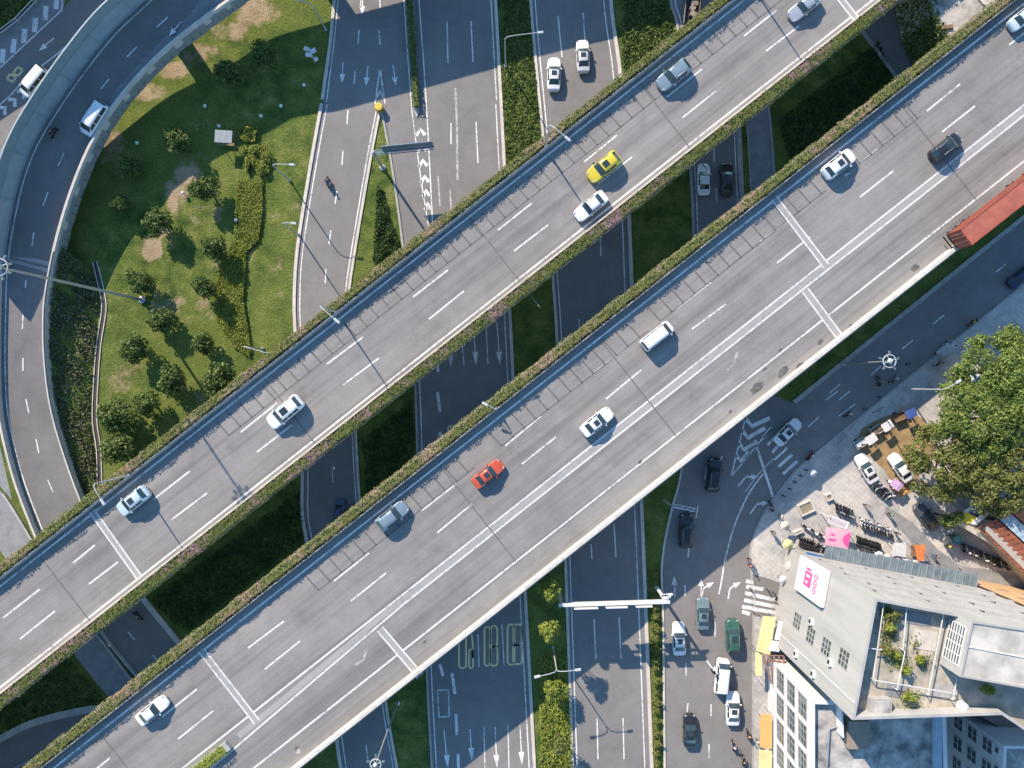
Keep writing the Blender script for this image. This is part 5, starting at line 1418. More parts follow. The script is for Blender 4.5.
def scooter_meshes():
    o = {}
    def mm(nm, m, mat, smooth=False):
        ob = m.build(nm, mat, smooth=smooth); me = ob.data; bpy.data.objects.remove(ob); o[nm] = me
    m = MB()
    secs = [(-.78, .08, .62, .72), (-.6, .17, .50, .74), (-.25, .18, .34, .72), (.0, .15, .27, .62), (.12, .17, .24, .34), (.36, .17, .24, .34), (.46, .20, .28, .85), (.58, .15, .34, .98), (.68, .06, .5, .92)]
    vs = []; fs = []
    for x, w, z0, z1 in secs: vs += [(x, -w*.7, z0), (x, w*.7, z0), (x, w, (z0+z1)/2), (x, w*.7, z1), (x, -w*.7, z1), (x, -w, (z0+z1)/2)]
    for i in range(len(secs)-1):
        for k in range(6): fs.append((i*6+k, i*6+(k+1) % 6, (i+1)*6+(k+1) % 6, (i+1)*6+k))
    fs += [tuple(range(6)), tuple(range(len(secs)*6-1, len(secs)*6-7, -1))]
    m.add(vs, fs); mm('body', m, PAINT['white'], True)
    m = MB(); m.box((-.36, 0, .77), (.72, .29, .1), taper=.86); mm('seat', m, BLACKP)
    m = MB(); m.tube([(.56, .0, .9), (.50, 0, 1.04)], .03, 6); m.tube([(.40, -.33, 1.0), (.50, -.12, 1.05), (.50, .12, 1.05), (.40, .33, 1.0)], .018, 6)
    for s in (1, -1): m.box((.46, s*.3, 1.17), (.02, .11, .07)); m.tube([(.45, s*.25, 1.03), (.46, s*.29, 1.15)], .008, 4)
    mm('handlebar', m, BLACKP)
    m = MB(); m.lathe([(.02, -.02), (.08, 0), (.06, .04)], (.66, 0, .84), 8, 'x'); mm('headlight', m, HEADL)
    t = MB(); t.lathe([(.14, -.05), (.21, -.05), (.225, 0), (.21, .05), (.14, .05)], n=14, axis='y'); mm('wheel', t, RUBBER, True)
    m = MB(); m.lathe([(.03, -.05), (.13, -.04), (.13, .04), (.03, .05)], n=10, axis='y'); mm('rim', m, RIM)
    m = MB(); m.box((-.72, 0, .92), (.36, .36, .3), taper=.92); mm('top_box', m, BLACKP)
    return o
SC = scooter_meshes()
def scooter(x, y, z, rz, paint, label, group=None, box=None, name='scooter', cat='scooter', simple=False):
    r = thing(name, label, cat, (x, y, z), rz, group)
    add_part('body', SC['body'], r, mat=PAINT[paint]); add_part('seat', SC['seat'], r); add_part('handlebar', SC['handlebar'], r)
    add_part('headlight', SC['headlight'], r)
    for xx in (.62, -.58):
        w = add_part('wheel', SC['wheel'], r, (xx, 0, .225)); add_part('rim', SC['rim'], w)
    if box: add_part('top_box', SC['top_box'], r, mat=CL[box])
    return r
rd = 'scooters and riders on the roads'
riders = [ # px,py,z,dir,paint,shirt,trousers,helmet,box,where
 (56, 134, 4.95, (-.55, .83), 'black', 'black', 'black', 'black', None, 'on the curved ramp'),
 (327, 181, .02, (.02, 1), 'black', 'black', 'blue', 'black', None, 'on the slip road beside the park'),
 (137, 617, .02, (.6, .8), 'black', 'grey', 'black', 'black', 'black', 'in shade between the overpasses at the lower left'),
 (974, 322, .02, (.8, -.6), 'black', 'yellow', 'black', 'black', 'brown', 'with a brown box near the upper bright tree'),
 (849, 414, .02, (.8, -.6), 'grey_green', 'grey', 'black', 'white', None, 'among the dashes of the side road'),
 (880, 381, .02, (-.2, -1), 'black', 'teal', 'black', 'black', None, 'under the ring shaped mast lamp'),
 (895, 379, .02, (.7, -.7), 'silver', 'grey', 'blue', 'white', None, 'hugging the kerb right of the ring mast lamp'),
 (940, 363, .13, (.8, -.5), 'white', 'black', 'grey', 'black', None, 'on the pavement left of the upper bright tree'),
 (811, 456, .02, (.5, -.8), 'dark_red', 'red', 'black', 'white', None, 'at the kerb below the diagonal zebra crossing'),
 (772, 507, .02, (-.3, -.9), 'black', 'white', 'black', 'black', None, 'at the pavement corner by the stop line'),
 (749, 736, .02, (.2, 1), 'black', 'black', 'black', 'black', None, 'in the sunlight below the kerbside white sedan'),
 (734, 747, .02, (-.1, -1), 'black', 'grey', 'blue', 'white', None, 'right of the sunlit black sedan'),
 (744, 762, .02, (.0, -1), 'dark_grey', 'black', 'black', 'black', None, 'cut by the bottom edge'),
]
for (px, py, z, dr, pa, sh, tr_, he, bx_, wh) in riders:
    x, y, _ = W(px, py, z+.9)
    if py < 140 and px < 100:
        x, y, z = rpx(px, py, .01); x += ro[0]; y += ro[1]
    a = ang(*dr)
    scooter(x, y, z, a, pa, 'scooter ridden '+wh, rd, bx_)
    person('ride', x, y, z, a, sh, tr_, 'rider sitting on the scooter '+wh, he, 'riders on the roads')
ped = [(781, 516, (1, .2), 'white', 'black', 'person in a white top at the plaza corner'), (749, 559, (.3, 1), 'black', 'black', 'person in black at the rounded kerb above the zebra crossing'), (750, 565, (.2, 1), 'red', 'black', 'person in red at the rounded kerb above the zebra crossing'),
       (773, 532, (.4, 1), 'brown', 'black', 'person in brown crossing the plaza corner'), (757, 741, (0, 1), 'white', 'black', 'person in white beside the orange awning'), (801, 560, (1, .3), 'white', 'blue', 'person beside the white billboard'),
       (866, 505, (.3, 1), 'grey', 'black', 'person in grey on the open plaza'), (897, 533, (.0, 1), 'black', 'black', 'person in black above the white tent'), (890, 514, (.6, .5), 'teal', 'black', 'person in teal on the alley edge'),
       (880, 487, (.4, .9), 'blue', 'black', 'person in blue beside the parked scooters'), (935, 556, (1, .4), 'black', 'blue', 'person in dark clothes in the alley beside the orange stall'), (948, 546, (1, .3), 'yellow', 'black', 'person in yellow in the alley below the teal crate')]
for px, py, dr, sh, tr_, lab in ped:
    x, y, _ = W(px, py, .9); person('stand', x, y, .125, ang(*dr), sh, tr_, lab, None, 'people on foot')
# delivery tricycles
def tricycle(px, py, z, dr, bedc, label, load=None, cover=None, cab='white'):
    x, y, _ = W(px, py, z+.8); r = thing('cargo_tricycle', label, 'tricycle', (x, y, z), ang(*dr))
    m = MB(); m.box((-.55, 0, .62), (1.7, 1.15, .08)); m.build('bed', bedc, r)
    for yy in (.56, -.56): m = MB(); m.box((-.55, yy, .82), (1.7, .04, .34)); m.build('side_board', bedc, r)
    m = MB(); m.box((-1.4, 0, .82), (.04, 1.12, .34)); m.box((.3, 0, .82), (.04, 1.12, .34)); m.build('end_board', bedc, r)
    m = MB(); m.box((.9, 0, .55), (.9, .3, .22)); m.box((1.25, 0, .85), (.22, .5, .5), taper=.8); m.build('frame', PAINT[cab], r)
    m = MB(); m.box((.72, 0, .85), (.5, .34, .12)); m.build('seat', BLACKP, r)
    m = MB(); m.tube([(1.15, -.36, 1.12), (1.25, 0, 1.08), (1.15, .36, 1.12)], .02, 5); m.build('handlebar', BLACKP, r)
    if cover:
        m = MB(); m.add([(1.5, .6, 1.7), (1.5, -.6, 1.7), (.4, -.65, 1.85), (.4, .65, 1.85), (-.1, .6, 1.78), (-.1, -.6, 1.78)], [(0, 1, 2, 3), (3, 2, 5, 4)])
        for s in (.55, -.55): m.tube([(1.3, s, .8), (1.4, s, 1.7)], .02, 4); m.tube([(.2, s, .8), (.3, s, 1.8)], .02, 4)
        m.build('canopy', cover, r)
    if load:
        m = MB()
        for i in range(5): m.box((-1.2+.32*i, random.uniform(-.2, .2), .85+random.uniform(0, .1)), (.3, random.uniform(.5, .9), .35), random.uniform(-.3, .3))
        m.build('load', load, r)
    for p in ((1.3, 0, .26), (-.8, .62, .26), (-.8, -.62, .26)):
        w = add_part('wheel', SC['wheel'], r, p); add_part('rim', SC['rim'], w)
BED = surf('brown_truck_bed', (.27, .17, .10), (.17, .1, .06), 2, .8); BEDW = surf('white_bed', (.62, .61, .58), (.4, .39, .36), 3, .6); ORANGE = surf('orange_tarp', (.66, .37, .13), (.56, .3, .1), 2, .7)
PURP = surf('purple_cloth', (.42, .26, .48), (.5, .36, .55), 3, .7); BLUEC = surf('blue_cloth', (.05, .10, .33), None, 2, .7)
tricycle(903, 415, .13, (.85, -.35), BED, 'brown bedded cargo tricycle with a blue hood on the plaza', None, BLUEC)
tricycle(880, 428, .13, (.8, -.5), BEDW, 'white cargo tricycle, right one of a pair above the bare earth', BED, surf('white_tarp', (.66, .65, .62), None, 2, .7))
tricycle(864, 441, .13, (.8, -.5), BEDW, 'white cargo tricycle, left one of a pair above the bare earth', WHITEP, surf('white_tarp', (.66, .65, .62), None, 2, .7))
tricycle(897, 487, .13, (-.75, -.6), ORANGE, 'orange bedded cargo tricycle with a purple hood beside the olive tree', ORANGE, PURP)
tricycle(946, 348, .13, (-.8, .45), BEDW, 'pale cargo tricycle at the kerb left of the upper bright tree', WHITEP, surf('grey_tarp', (.45, .46, .45), None, 2, .7))
def bike_row(p0, p1, n, dr, paint, label, group, box=0):
    for i in range(n):
        f = i/(n-1) if n > 1 else 0
        x, y, _ = W(p0[0]+(p1[0]-p0[0])*f+random.uniform(-.3, .3), p0[1]+(p1[1]-p0[1])*f+random.uniform(-.3, .3), .6)
        scooter(x, y, .125, ang(*dr)+random.uniform(-.12, .12), paint[i % len(paint)], label, group, 'black' if box and i % 3 == 0 else None)
bike_row((862, 523), (890, 533), 11, (-.2, -1), ['white', 'white', 'silver'], 'pale scooter in the tight sunlit row of the open plaza', 'row of pale scooters on the plaza')
bike_row((858, 541), (880, 548), 9, (.15, 1), ['black', 'black', 'dark_grey'], 'black scooter in the row above the glass canopy', 'row of black scooters by the glass canopy')
bike_row((800, 541), (814, 546), 6, (0, -1), ['black', 'dark_grey'], 'black scooter in the row above the blue awning', 'row of black scooters above the blue awning')
bike_row((818, 548), (829, 553), 4, (.3, -1), ['black', 'silver'], 'scooter in the short row left of the pink canopy', 'scooters left of the pink canopy')
bike_row((837, 508), (852, 514), 6, (.2, 1), ['black', 'grey_green', 'silver'], 'scooter in the short row above the pink canopy', 'scooters above the pink canopy')
bike_row((876, 485), (890, 497), 5, (.9, -.5), ['silver', 'white', 'black'], 'scooter in the row behind the parked white sedan', 'scooters behind the parked white sedan')
bike_row((964, 548), (1006, 566), 13, (.35, 1), ['black', 'white', 'dark_grey', 'silver', 'black'], 'scooter parked in the shade along the cream awning', 'scooters along the cream awning')
bike_row((941, 575), (961, 583), 8, (.2, 1), ['black', 'dark_grey'], 'black scooter parked at the end of the glass canopy', 'scooters at the end of the glass canopy')
bike_row((806, 527), (822, 536), 3, (.6, .5), ['silver', 'white'], 'scooter standing loose among the plaza planters', 'loose scooters on the plaza')
# bicycle on the pavement
x, y, _ = W(876, 410); r = thing('bicycle', 'bicycle standing on the shaded pavement below the ring mast lamp', 'bicycle', (x, y, .125), ang(.8, -.5))
for xx in (.52, -.52):
    m = MB(); m.tube([(xx+.33*math.cos(6.2832*i/16), 0, .34+.33*math.sin(6.2832*i/16)) for i in range(17)], .022, 5); m.build('wheel', RUBBER, r)
m = MB()
for a, b in (((-.52, 0, .34), (-.15, 0, .78)), ((-.15, 0, .78), (.4, 0, .78)), ((.4, 0, .85), (.52, 0, .34)), ((-.05, 0, .3), (.4, 0, .74)), ((-.05, 0, .3), (-.17, 0, .85)), ((-.52, 0, .34), (-.05, 0, .3))): m.tube([a, b], .018, 5)
m.build('frame', PAINT['silver'], r); m = MB(); m.box((-.18, 0, .9), (.26, .14, .06), taper=.8); m.build('saddle', BLACKP, r)
m = MB(); m.tube([(.3, -.3, .98), (.42, 0, .95), (.3, .3, .98)], .014, 5); m.build('handlebar', STEEL, r)
# ------------------------------------------------------------------ buildings at the lower right
WALLG = surf('grey_render', (.42, .405, .385), (.335, .325, .31), 1.0, .85, bmp=.05, vec=(.55, .55, .06))
FRAMEG = surf('grey_window_frame', (.34, .35, .35), None, 2, .5)
WALLW = surf('white_render', (.68, .675, .66), (.60, .595, .58), .6, .8)
ROOFC = surf('stained_concrete_roof', (.56, .53, .48), (.15, .15, .15), .42, .9, lo=.36, hi=.66, bmp=.2)
TERR = surf('terrace_floor', (.56, .49, .385), (.24, .235, .19), .55, .9, lo=.3, hi=.7)
TAN = surf('tan_render', (.58, .37, .20), (.50, .31, .165), .5, .85)
RUST = surf('rust_roof', (.30, .105, .06), (.19, .07, .045), .8, .7)
GLASSW = surf('window_glass', (.03, .045, .05), (.09, .12, .125), .9, .1, spec=.7)
CANG = surf('canopy_glass', (.12, .16, .18), (.20, .25, .27), .8, .2, spec=.6)
PINK = surf('pink_print', (.72, .10, .32), (.66, .08, .28), 2, .6); PINKL = surf('pink_cloth', (.74, .42, .50), (.70, .34, .44), 1.5, .8)
YELC = surf('yellow_awning', (.60, .56, .28), (.50, .45, .2), 1.2, .8); CREAM = surf('cream_awning', (.60, .54, .43), (.46, .42, .35), 1.2, .8)
LBLUE = surf('light_blue_sheet', (.36, .46, .54), (.28, .37, .44), 1.2, .6); BLUE2 = surf('blue_sheet', (.04, .20, .45), (.03, .12, .36), 1.5, .7)
def wp2(pts, h): return [Vector(W(p[0], p[1], h)[:2]) for p in pts]
def rootat(name, label, cat, pts, group=None):
    c = sum((Vector(p) for p in pts), Vector((0, 0)))/len(pts)
    r = thing(name, label, cat, (c.x, c.y, 0), 0, group); return r, [Vector(p)-c for p in pts]
def inset(poly, d):
    """inward offset of a convex-ish polygon"""
    n = len(poly); a = sum(poly[i][0]*poly[(i+1) % n][1]-poly[(i+1) % n][0]*poly[i][1] for i in range(n))
    sg = 1 if a > 0 else -1; out = []
    for i in range(n):
        p0, p1, p2 = poly[i-1], poly[i], poly[(i+1) % n]
        e1 = (p1-p0).normalized(); e2 = (p2-p1).normalized()
        n1 = Vector((-e1.y, e1.x))*sg; n2 = Vector((-e2.y, e2.x))*sg
        b = (n1+n2); k = d/max(.3, (b.length_squared/2)); out.append(p1+b*k)
    return out
def shell_walls(mb, poly, inn, z0, z1, z2):
    """outer wall z0..z1 with a parapet: inner face down to z2"""
    n = len(poly)
    o0 = [(p.x, p.y, z0) for p in poly]; o1 = [(p.x, p.y, z1) for p in poly]; i1 = [(p.x, p.y, z1) for p in inn]; i2 = [(p.x, p.y, z2) for p in inn]
    fs = []
    for i in range(n):
        j = (i+1) % n
        fs += [(i, j, n+j, n+i), (n+i, n+j, 2*n+j, 2*n+i), (2*n+i, 2*n+j, 3*n+j, 3*n+i)]
    mb.add(o0+o1+i1+i2, fs)
def wall_window(parent, a, b, f, w, z0, z1, cols, rows, out, frame=WALLW, depth=.1, bars=.06):
    """window on wall a-b at fraction f: dark glass and raised frame with bars"""
    a = Vector(a); b = Vector(b); d = (b-a); l = d.length; d.normalize(); nn = Vector(out).normalized()
    c = a+d*(f*l); an = math.atan2(d.y, d.x)
    fr = MB(); h = z1-z0
    q = c+nn*.04
    for i in range(cols+1):
        p = q+d*(-w/2+w*i/cols); fr.box((p.x, p.y, (z0+z1)/2), (bars, depth, h+bars), an)
    for k in range(rows+1):
        for i in range(cols):
            p = q+d*(-w/2+w*(i+.5)/cols); fr.box((p.x, p.y, z0+h*k/rows), (w/cols-bars, depth, bars), an)
    o = fr.build('window', frame, parent)
    g = MB(); p = c+nn*.015; g.box((p.x, p.y, (z0+z1)/2), (w, .02, h), an); g.build('pane', GLASSW, o)
    return o
HB = 25.0
top = wp2([(875, 598), (851, 720), (1002, 714), (1060, 757), (1110, 640), (1110, 634)], HB)
top = wp2([(875, 598), (852, 720), (1002, 715), (1064, 757), (1110, 643)], HB)
r, tp = rootat('office_building', 'tall grey building with a planted roof terrace and a row of small windows', 'building', top)
inn = inset(tp, .32)
m = MB(); shell_walls(m, tp, inn, -.05, HB, 23.4); m.build('wall', WALLG, r)
m = MB(); m.sheet([(p.x, p.y) for p in inn], 23.4); m.build('roof_terrace', TERR, r)
NW, SW = tp[0], tp[1]; wn = Vector((-(SW-NW).y, (SW-NW).x)); wn = -wn if wn.x > 0 else wn
# one small window per storey on the west wall
ORIG = Vector(r.location[:2])
for (px, py) in [(797.5, 621), (811, 635.5), (826.5, 647), (844, 658.5)]:
    # intersect view line with the wall plane to find height
    best = None
    for k in range(400):
        h = 3+k*.055; p = Vector(W(px, py, h)[:2])-ORIG; e = abs((p-NW).dot(wn.normalized()))
        if best is None or e < best[0]: best = (e, h, p)
    h, p = best[1], best[2]; f = (p-NW).dot((SW-NW).normalized())/(SW-NW).length
    wall_window(r, NW, SW, f, 2.0, h-1.15, h+1.15, 3, 3, wn, frame=WALLG)
for px, f_, z in ((0, .30, 7.2), (0, .52, 12.0), (0, .72, 18.5), (0, .90, 9.5), (0, .93, 15.0)):
    p = NW.lerp(SW, f_)+wn.normalized()*.22; m = MB(); m.box((p.x, p.y, z), (.85, .42, .62), math.atan2((SW-NW).y, (SW-NW).x)); ac = m.build('air_conditioner', WHITEP, r)
    m = MB(); q = p+wn.normalized()*.215; m.box((q.x, q.y, z), (.5, .02, .5), math.atan2((SW-NW).y, (SW-NW).x)); m.build('fan_grille', DARKM, ac)
# down pipe and string course on the west wall, long slit openings on the north wall
f = .865; p = NW.lerp(SW, f)+wn.normalized()*.06; m = MB(); m.tube([(p.x, p.y, .2), (p.x, p.y, 24.9)], .07, 6); m.build('down_pipe', WHITEP, r)
NE = tp[4]; dn = (NE-NW).normalized(); nn_ = Vector((-dn.y, dn.x)); an = math.atan2(dn.y, dn.x); NL = (NE-NW).length
for zi in range(5):
    z = 6.8+zi*3.6
    for k in range(4):
        p = NW+dn*(4.2+k*6.3+(zi % 2)*1.2); m = MB(); q = p+nn_*.012; m.box((q.x, q.y, z), (4.6, .02, 1.4), an); w = m.build('window', GLASSW, r)
        m = MB(); q = p+nn_*.09; m.box((q.x, q.y, z+.8), (5.0, .4, .12), an); m.build('lintel', WALLG, w)
    m = MB(); p = NW+dn*NL*.5+nn_*.03; m.box((p.x, p.y, z-1.2), (NL-.2, .06, .12), an); m.build('string_course', WALLG, r)
# stair tower on the roof
st_ = [Vector(W(x, y, 27.2)[:2])-ORIG for x, y in [(972, 621), (960, 677), (1056, 694), (1094, 640)]]
sinn = inset(st_, .22)
m = MB(); shell_walls(m, st_, sinn, 23.5, 27.2, 27.05); m.build('stair_tower', WALLG, r)
m = MB(); m.sheet([(p.x, p.y) for p in sinn], 27.05); m.build('stair_tower_roof', surf('pale_roof', (.60, .555, .485), (.37, .345, .305), .45, .9), r)
a, b = st_[0], st_[1]; on = Vector((-(b-a).y, (b-a).x)); on = -on if on.x > 0 else on
wall_window(r, a, b, .5, 4.2, 23.9, 26.6, 4, 6, on, depth=.12, bars=.09)
m = MB(); p = a.lerp(st_[2], .5); cc = sum(st_, Vector((0, 0)))/4
m.box((cc.x-1.5, cc.y+.4, 27.1), (8.2, .12, .1), an); m.build('roof_seam', WALLW, r)
# white steel frame over the terrace
def T(px, py, h=24.3): return Vector(W(px, py, h)[:2])-ORIG
for q in [((884, 602), (873, 680)), ((907, 605), (903, 650)), ((944, 612), (928, 695)), ((868, 648), (882, 650)), ((873, 680), (957, 694)), ((905, 652), (897, 690)), ((957, 678), (953, 700))]:
    a, b = T(*q[0]), T(*q[1]); m = MB(); m.tube([(a.x, a.y, 24.3), (b.x, b.y, 24.3)], .06, 6); m.tube([(a.x, a.y, 23.4), (a.x, a.y, 24.3)], .05, 6); m.tube([(b.x, b.y, 23.4), (b.x, b.y, 24.3)], .05, 6); m.build('terrace_frame', WHITEP, r)
a, b = T(867, 696, 23.5), T(888, 716, 23.5)
m = MB(); m.box(((a.x+b.x)/2, (a.y+b.y)/2, 23.85), (abs(b.x-a.x), abs(b.y-a.y), .9), -.02); m.build('roof_hut', WALLG, r)
m = MB(); m.box(((a.x+b.x)/2, (a.y+b.y)/2, 24.34), (abs(b.x-a.x)*.8, abs(b.y-a.y)*.8, .06), -.02); m.build('roof_hut_cover', ROOFC, r)
m = MB(); p = T(957, 703, 23); m.lathe([(.55, 23.42), (.6, 23.7), (.55, 24.3), (.2, 24.45)], (p.x, p.y, 0), 14); m.build('water_tank', surf('white_tank', (.7, .72, .74), None, 2, .4), r)
for px, py, s, lab in [(893, 615, 1.0, 'leafy terrace plant in the shaded corner of the roof terrace'), (890, 628, .9, 'yellowish terrace plant along the left side of the roof terrace'), (886, 650, 1.0, 'terrace plant beside the middle of the white frame'), (906, 670, .9, 'bright terrace plant standing alone on the terrace floor'), (920, 660, .7, 'small terrace plant below the square pale patch'), (908, 697, .9, 'yellow green terrace plant by the front parapet of the terrace'), (988, 690, .9, 'green plant in the shaded yard behind the stair tower'), (896, 656, .7, 'small terrace plant between its larger neighbours')]:
    p = W(px, py, 24); q = thing('terrace_plant', lab, 'plant', (p[0], p[1], 23.4), 0, 'plants on the roof terrace')
    crown(lumpy(.95*s, .75*s, int(px), 6, .8), 260, .3, F_YELLOW if s < 1 else F_OLIVE, q, 'foliage')
    m = MB(); m.lathe([(.28, 0), (.36, .35), (.33, .4), (.02, .38)], n=10); m.build('pot', surf('clay_pot', (.35, .15, .08), None, 3), q)
# wild green growth between the terrace tiles
for k, (px, py, rx, n) in enumerate([(889, 635, 1.3, 260), (897, 660, 1.3, 200), (925, 662, 1.2, 110), (885, 612, 1.0, 160), (915, 645, 1.0, 70), (912, 700, 1.5, 160)]):
    p = T(px, py, 23.5); nn2 = n; a = rng.normal(0, rx*.45, (nn2, 2)); P = np.column_stack([a[:, 0]+p.x, a[:, 1]+p.y, 23.42+rng.uniform(0, .3, nn2)])
    leaf_object('foliage', P, np.tile([0, 0, 1.0], (nn2, 1)), .24, F_YELLOW if k % 2 else F_OLIVE, r)
for k, (px, py, w_, h_) in enumerate([(925, 640, 2.6, 2.2), (897, 690, 2.4, 1.6), (942, 690, 2.2, 1.6), (915, 618, 3.6, 1.4)]):
    p = T(px, py, 23.4); m = MB(); m.box((p.x, p.y, 23.43), (w_, h_, .05), -.15); m.build('paving_slab', [CONCL, CONCD, CONC, CONCD][k], r)
# glass canopy along the north wall
r2 = thing('glass_canopy', 'long grey glass canopy along the front of the tall building', 'canopy', (r.location.x, r.location.y, 0))
p0 = NW+dn*3.4; p1 = NW+dn*(NL*.95)
m = MB(); c_ = (p0+p1)/2+nn_*.95; m.box((c_.x, c_.y, 4.5), ((p1-p0).length, 1.8, .06), an); m.build('glass_roof', CANG, r2)
for k in range(22):
    p = p0.lerp(p1, k/21)+nn_*.95; m = MB(); m.box((p.x, p.y, 4.57), (.08, 1.84, .08), an); m.build('rib', STEEL, r2)
for k in range(6):
    p = p0.lerp(p1, k/5)+nn_*1.7; m = MB(); m.tube([(p.x, p.y, .1), (p.x, p.y, 4.45)], .07, 6); m.build('post', STEEL, r2)
# billboard on the west wall
def on_wall(px, py):
    best = None
    for k in range(600):
        h = 1+k*.04; p = Vector(W(px, py, h)[:2])-ORIG; e = abs((p-NW-wn.normalized()*.35).dot(wn.normalized()))
        if best is None or e < best[0]: best = (e, h, p)
    return best[2], best[1]
(pa, ha), (pb, hb_), (pc, hc) = on_wall(803, 556), on_wall(795, 588), on_wall(829, 571)
z0, z1 = (ha+hb_)/2, hc; wd_ = (pa-pb).length
rb = thing('billboard', 'white billboard with a pink square emblem on the wall of the tall building', 'billboard', (ORIG.x, ORIG.y, 0))
c_ = (pa+pb)/2; wdir = (SW-NW).normalized(); wa = math.atan2(wdir.y, wdir.x); wo = wn.normalized()
m = MB(); m.box((c_.x, c_.y, (z0+z1)/2), (wd_, .5, z1-z0), wa); m.build('panel', surf('billboard_white', (.72, .71, .71), (.69, .68, .685), 2, .6), rb)
def bb(u0, v0, u1, v1, name, mat, k=.26):
    m = MB(); q = c_+wo*k+wdir*((u0+u1)/2-.5)*wd_
    m.box((q.x, q.y, z0+(z1-z0)*(v0+v1)/2), ((u1-u0)*wd_, .03, (z1-z0)*(v1-v0)), wa); return m.build(name, mat, rb)
bb(.30, .30, .72, .56, 'emblem', PINK); bb(.38, .36, .46, .5, 'emblem_cut', WHITEP, .275); bb(.56, .36, .64, .44, 'emblem_cut', WHITEP, .275); bb(.2, .33, .27, .5, 'emblem_bar', PINK)
for k in range(3):
    m = MB(); q = c_+wo*.27+wdir*(-.17+.19*k)*wd_; zz = z0+(z1-z0)*.70; n = 14; rr0 = .36
    m.tube([(q.x+wdir.x*rr0*math.cos(6.2832*i/n), q.y+wdir.y*rr0*math.cos(6.2832*i/n), zz+rr0*1.3*math.sin(6.2832*i/n)) for i in range(n+1)], .07, 5); m.box((q.x, q.y, zz), (.1, .05, .5), wa); m.build('letter', PINK, rb)

# white building with the large windows
HW = 15.0
wt = wp2([(811, 700), (842, 701), (946, 712), (950, 850), (811, 850)], HW)
r, tp2 = rootat('white_building', 'white building with large gridded windows beside the road', 'building', wt)
O2 = Vector(r.location[:2]); in2 = inset(tp2, .5)
m = MB(); shell_walls(m, tp2, in2, -.05, HW, 14.2); m.build('wall', WALLW, r)
m = MB(); m.sheet([(p.x, p.y) for p in in2], 14.2); m.build('roof', ROOFC, r)
a, b = tp2[0], tp2[4]; L2 = (b-a).length; on = Vector((-1, 0))
for fl in range(3):
    for k in range(5):
        f = (1.75+k*3.5)/L2
        if f < .97: wall_window(r, a, b, f, 3.0, 3.85+fl*3.7, 7.05+fl*3.7, 3, 4, on, frame=FRAMEG, depth=.08, bars=.05)
for k in range(6):
    p = a.lerp(b, (.0+k*3.5)/L2); m = MB(); m.box((p.x-.12, p.y-.05, 9.1), (.3, .34, 11.4)); m.build('pilaster', WALLW, r)
for z in (3.5, 7.35, 11.05, 14.75): m = MB(); p = a.lerp(b, .5); m.box((p.x-.16, p.y, z), (.36, L2, .4)); m.build('cornice', WALLW, r)
p = Vector(W(823, 705, 15.2)[:2])-O2; q2 = Vector(W(846, 730, 15.2)[:2])-O2
m = MB(); m.box(((p.x+q2.x)/2+.7, (p.y+q2.y)/2-.4, 15.0), (.2, 3.6, 1.7), .05); m.build('roof_wall', WALLW, r)
p = Vector(W(857, 733, 15)[:2])-O2; m = MB(); m.box((p.x, p.y, 14.9), (2.6, 3.4, 1.4)); m.build('roof_hut', surf('brown_hut', (.33, .27, .21), (.25, .2, .16), 1), r)
p = Vector(W(937, 745, 14.6)[:2])-O2; m = MB(); m.box((p.x, p.y, 14.6), (.8, 8.6, .75)); m.build('roof_duct', LBLUE, r)
p = Vector(W(858, 745, 14.6)[:2])-O2
m = MB(); m.tube([(p.x-3.8, p.y-3, 14.5), (p.x-3.5, p.y+2, 14.5), (p.x-2.5, p.y+2.3, 14.5)], .09, 6); m.build('roof_pipe', STEEL, r)

# neighbouring buildings
tb = wp2([(956, 576.5), (1200, 622), (1200, 720), (962, 650)], 0)
r, tq = rootat('tan_building', 'tan building front to the right of the tall grey building', 'building', tb)
tq[3] = tq[0]+Vector((.8, -5.0)); tq[0] = tq[0]+Vector((.35, 0)); tq[3] = tq[0]+(tq[1]-tq[0]).normalized()*1.0+Vector((0, -.6))
m = MB(); shell_walls(m, tq, inset(tq, .2), -.05, 16, 15.4); m.build('wall', TAN, r)
m = MB(); m.sheet([(p.x, p.y) for p in inset(tq, .2)], 15.4); m.build('roof', ROOFC, r)
d2 = (tq[1]-tq[0]).normalized(); n2_ = Vector((-d2.y, d2.x)); a2 = math.atan2(d2.y, d2.x)
for z in (5, 9, 13):
    for k in range(3):
        p = tq[0]+d2*(3+3.4*k)+n2_*.012; m = MB(); m.box((p.x, p.y, z), (1.5, .02, .5), a2); w = m.build('window', GLASSW, r)
        m = MB(); q = p+n2_*.08; m.box((q.x, q.y, z-.31), (1.7, .16, .08), a2); m.build('sill', TAN, w)
nb = wp2([(1004, 746), (1000, 860), (1100, 860), (1110, 746)], 13)
r, nq = rootat('corner_building', 'pale building with dark windows at the lower right corner', 'building', nb)
m = MB(); ni = inset(nq, .35); shell_walls(m, nq, ni, -.05, 13, 12.4); m.build('wall', WALLW, r); m = MB(); m.sheet([(p.x, p.y) for p in ni], 12.4); m.build('roof', ROOFC, r)
for k in range(4):
    for z in (3, 6, 9): wall_window(r, nq[0], nq[1], .10+k*.2, 1.7, z, z+1.9, 2, 2, Vector((-1, 0)), frame=WALLW)
for k in range(2): wall_window(r, nq[0], nq[1], .08+k*.16, .7, 11.4, 12.2, 1, 1, Vector((-1, 0)), frame=WALLW)
lk = wp2([(982, 716), (1030, 742), (1110, 742), (1110, 714)], 8)
r, lq = rootat('low_annex', 'brown roofed annex between the tall building and the corner building', 'building', lk)
m = MB(); m.prism([(p.x, p.y) for p in lq], -.05, 7.9); m.build('wall', surf('annex_wall', (.35, .33, .3), None, 1), r)  # plain warm grey wall colour
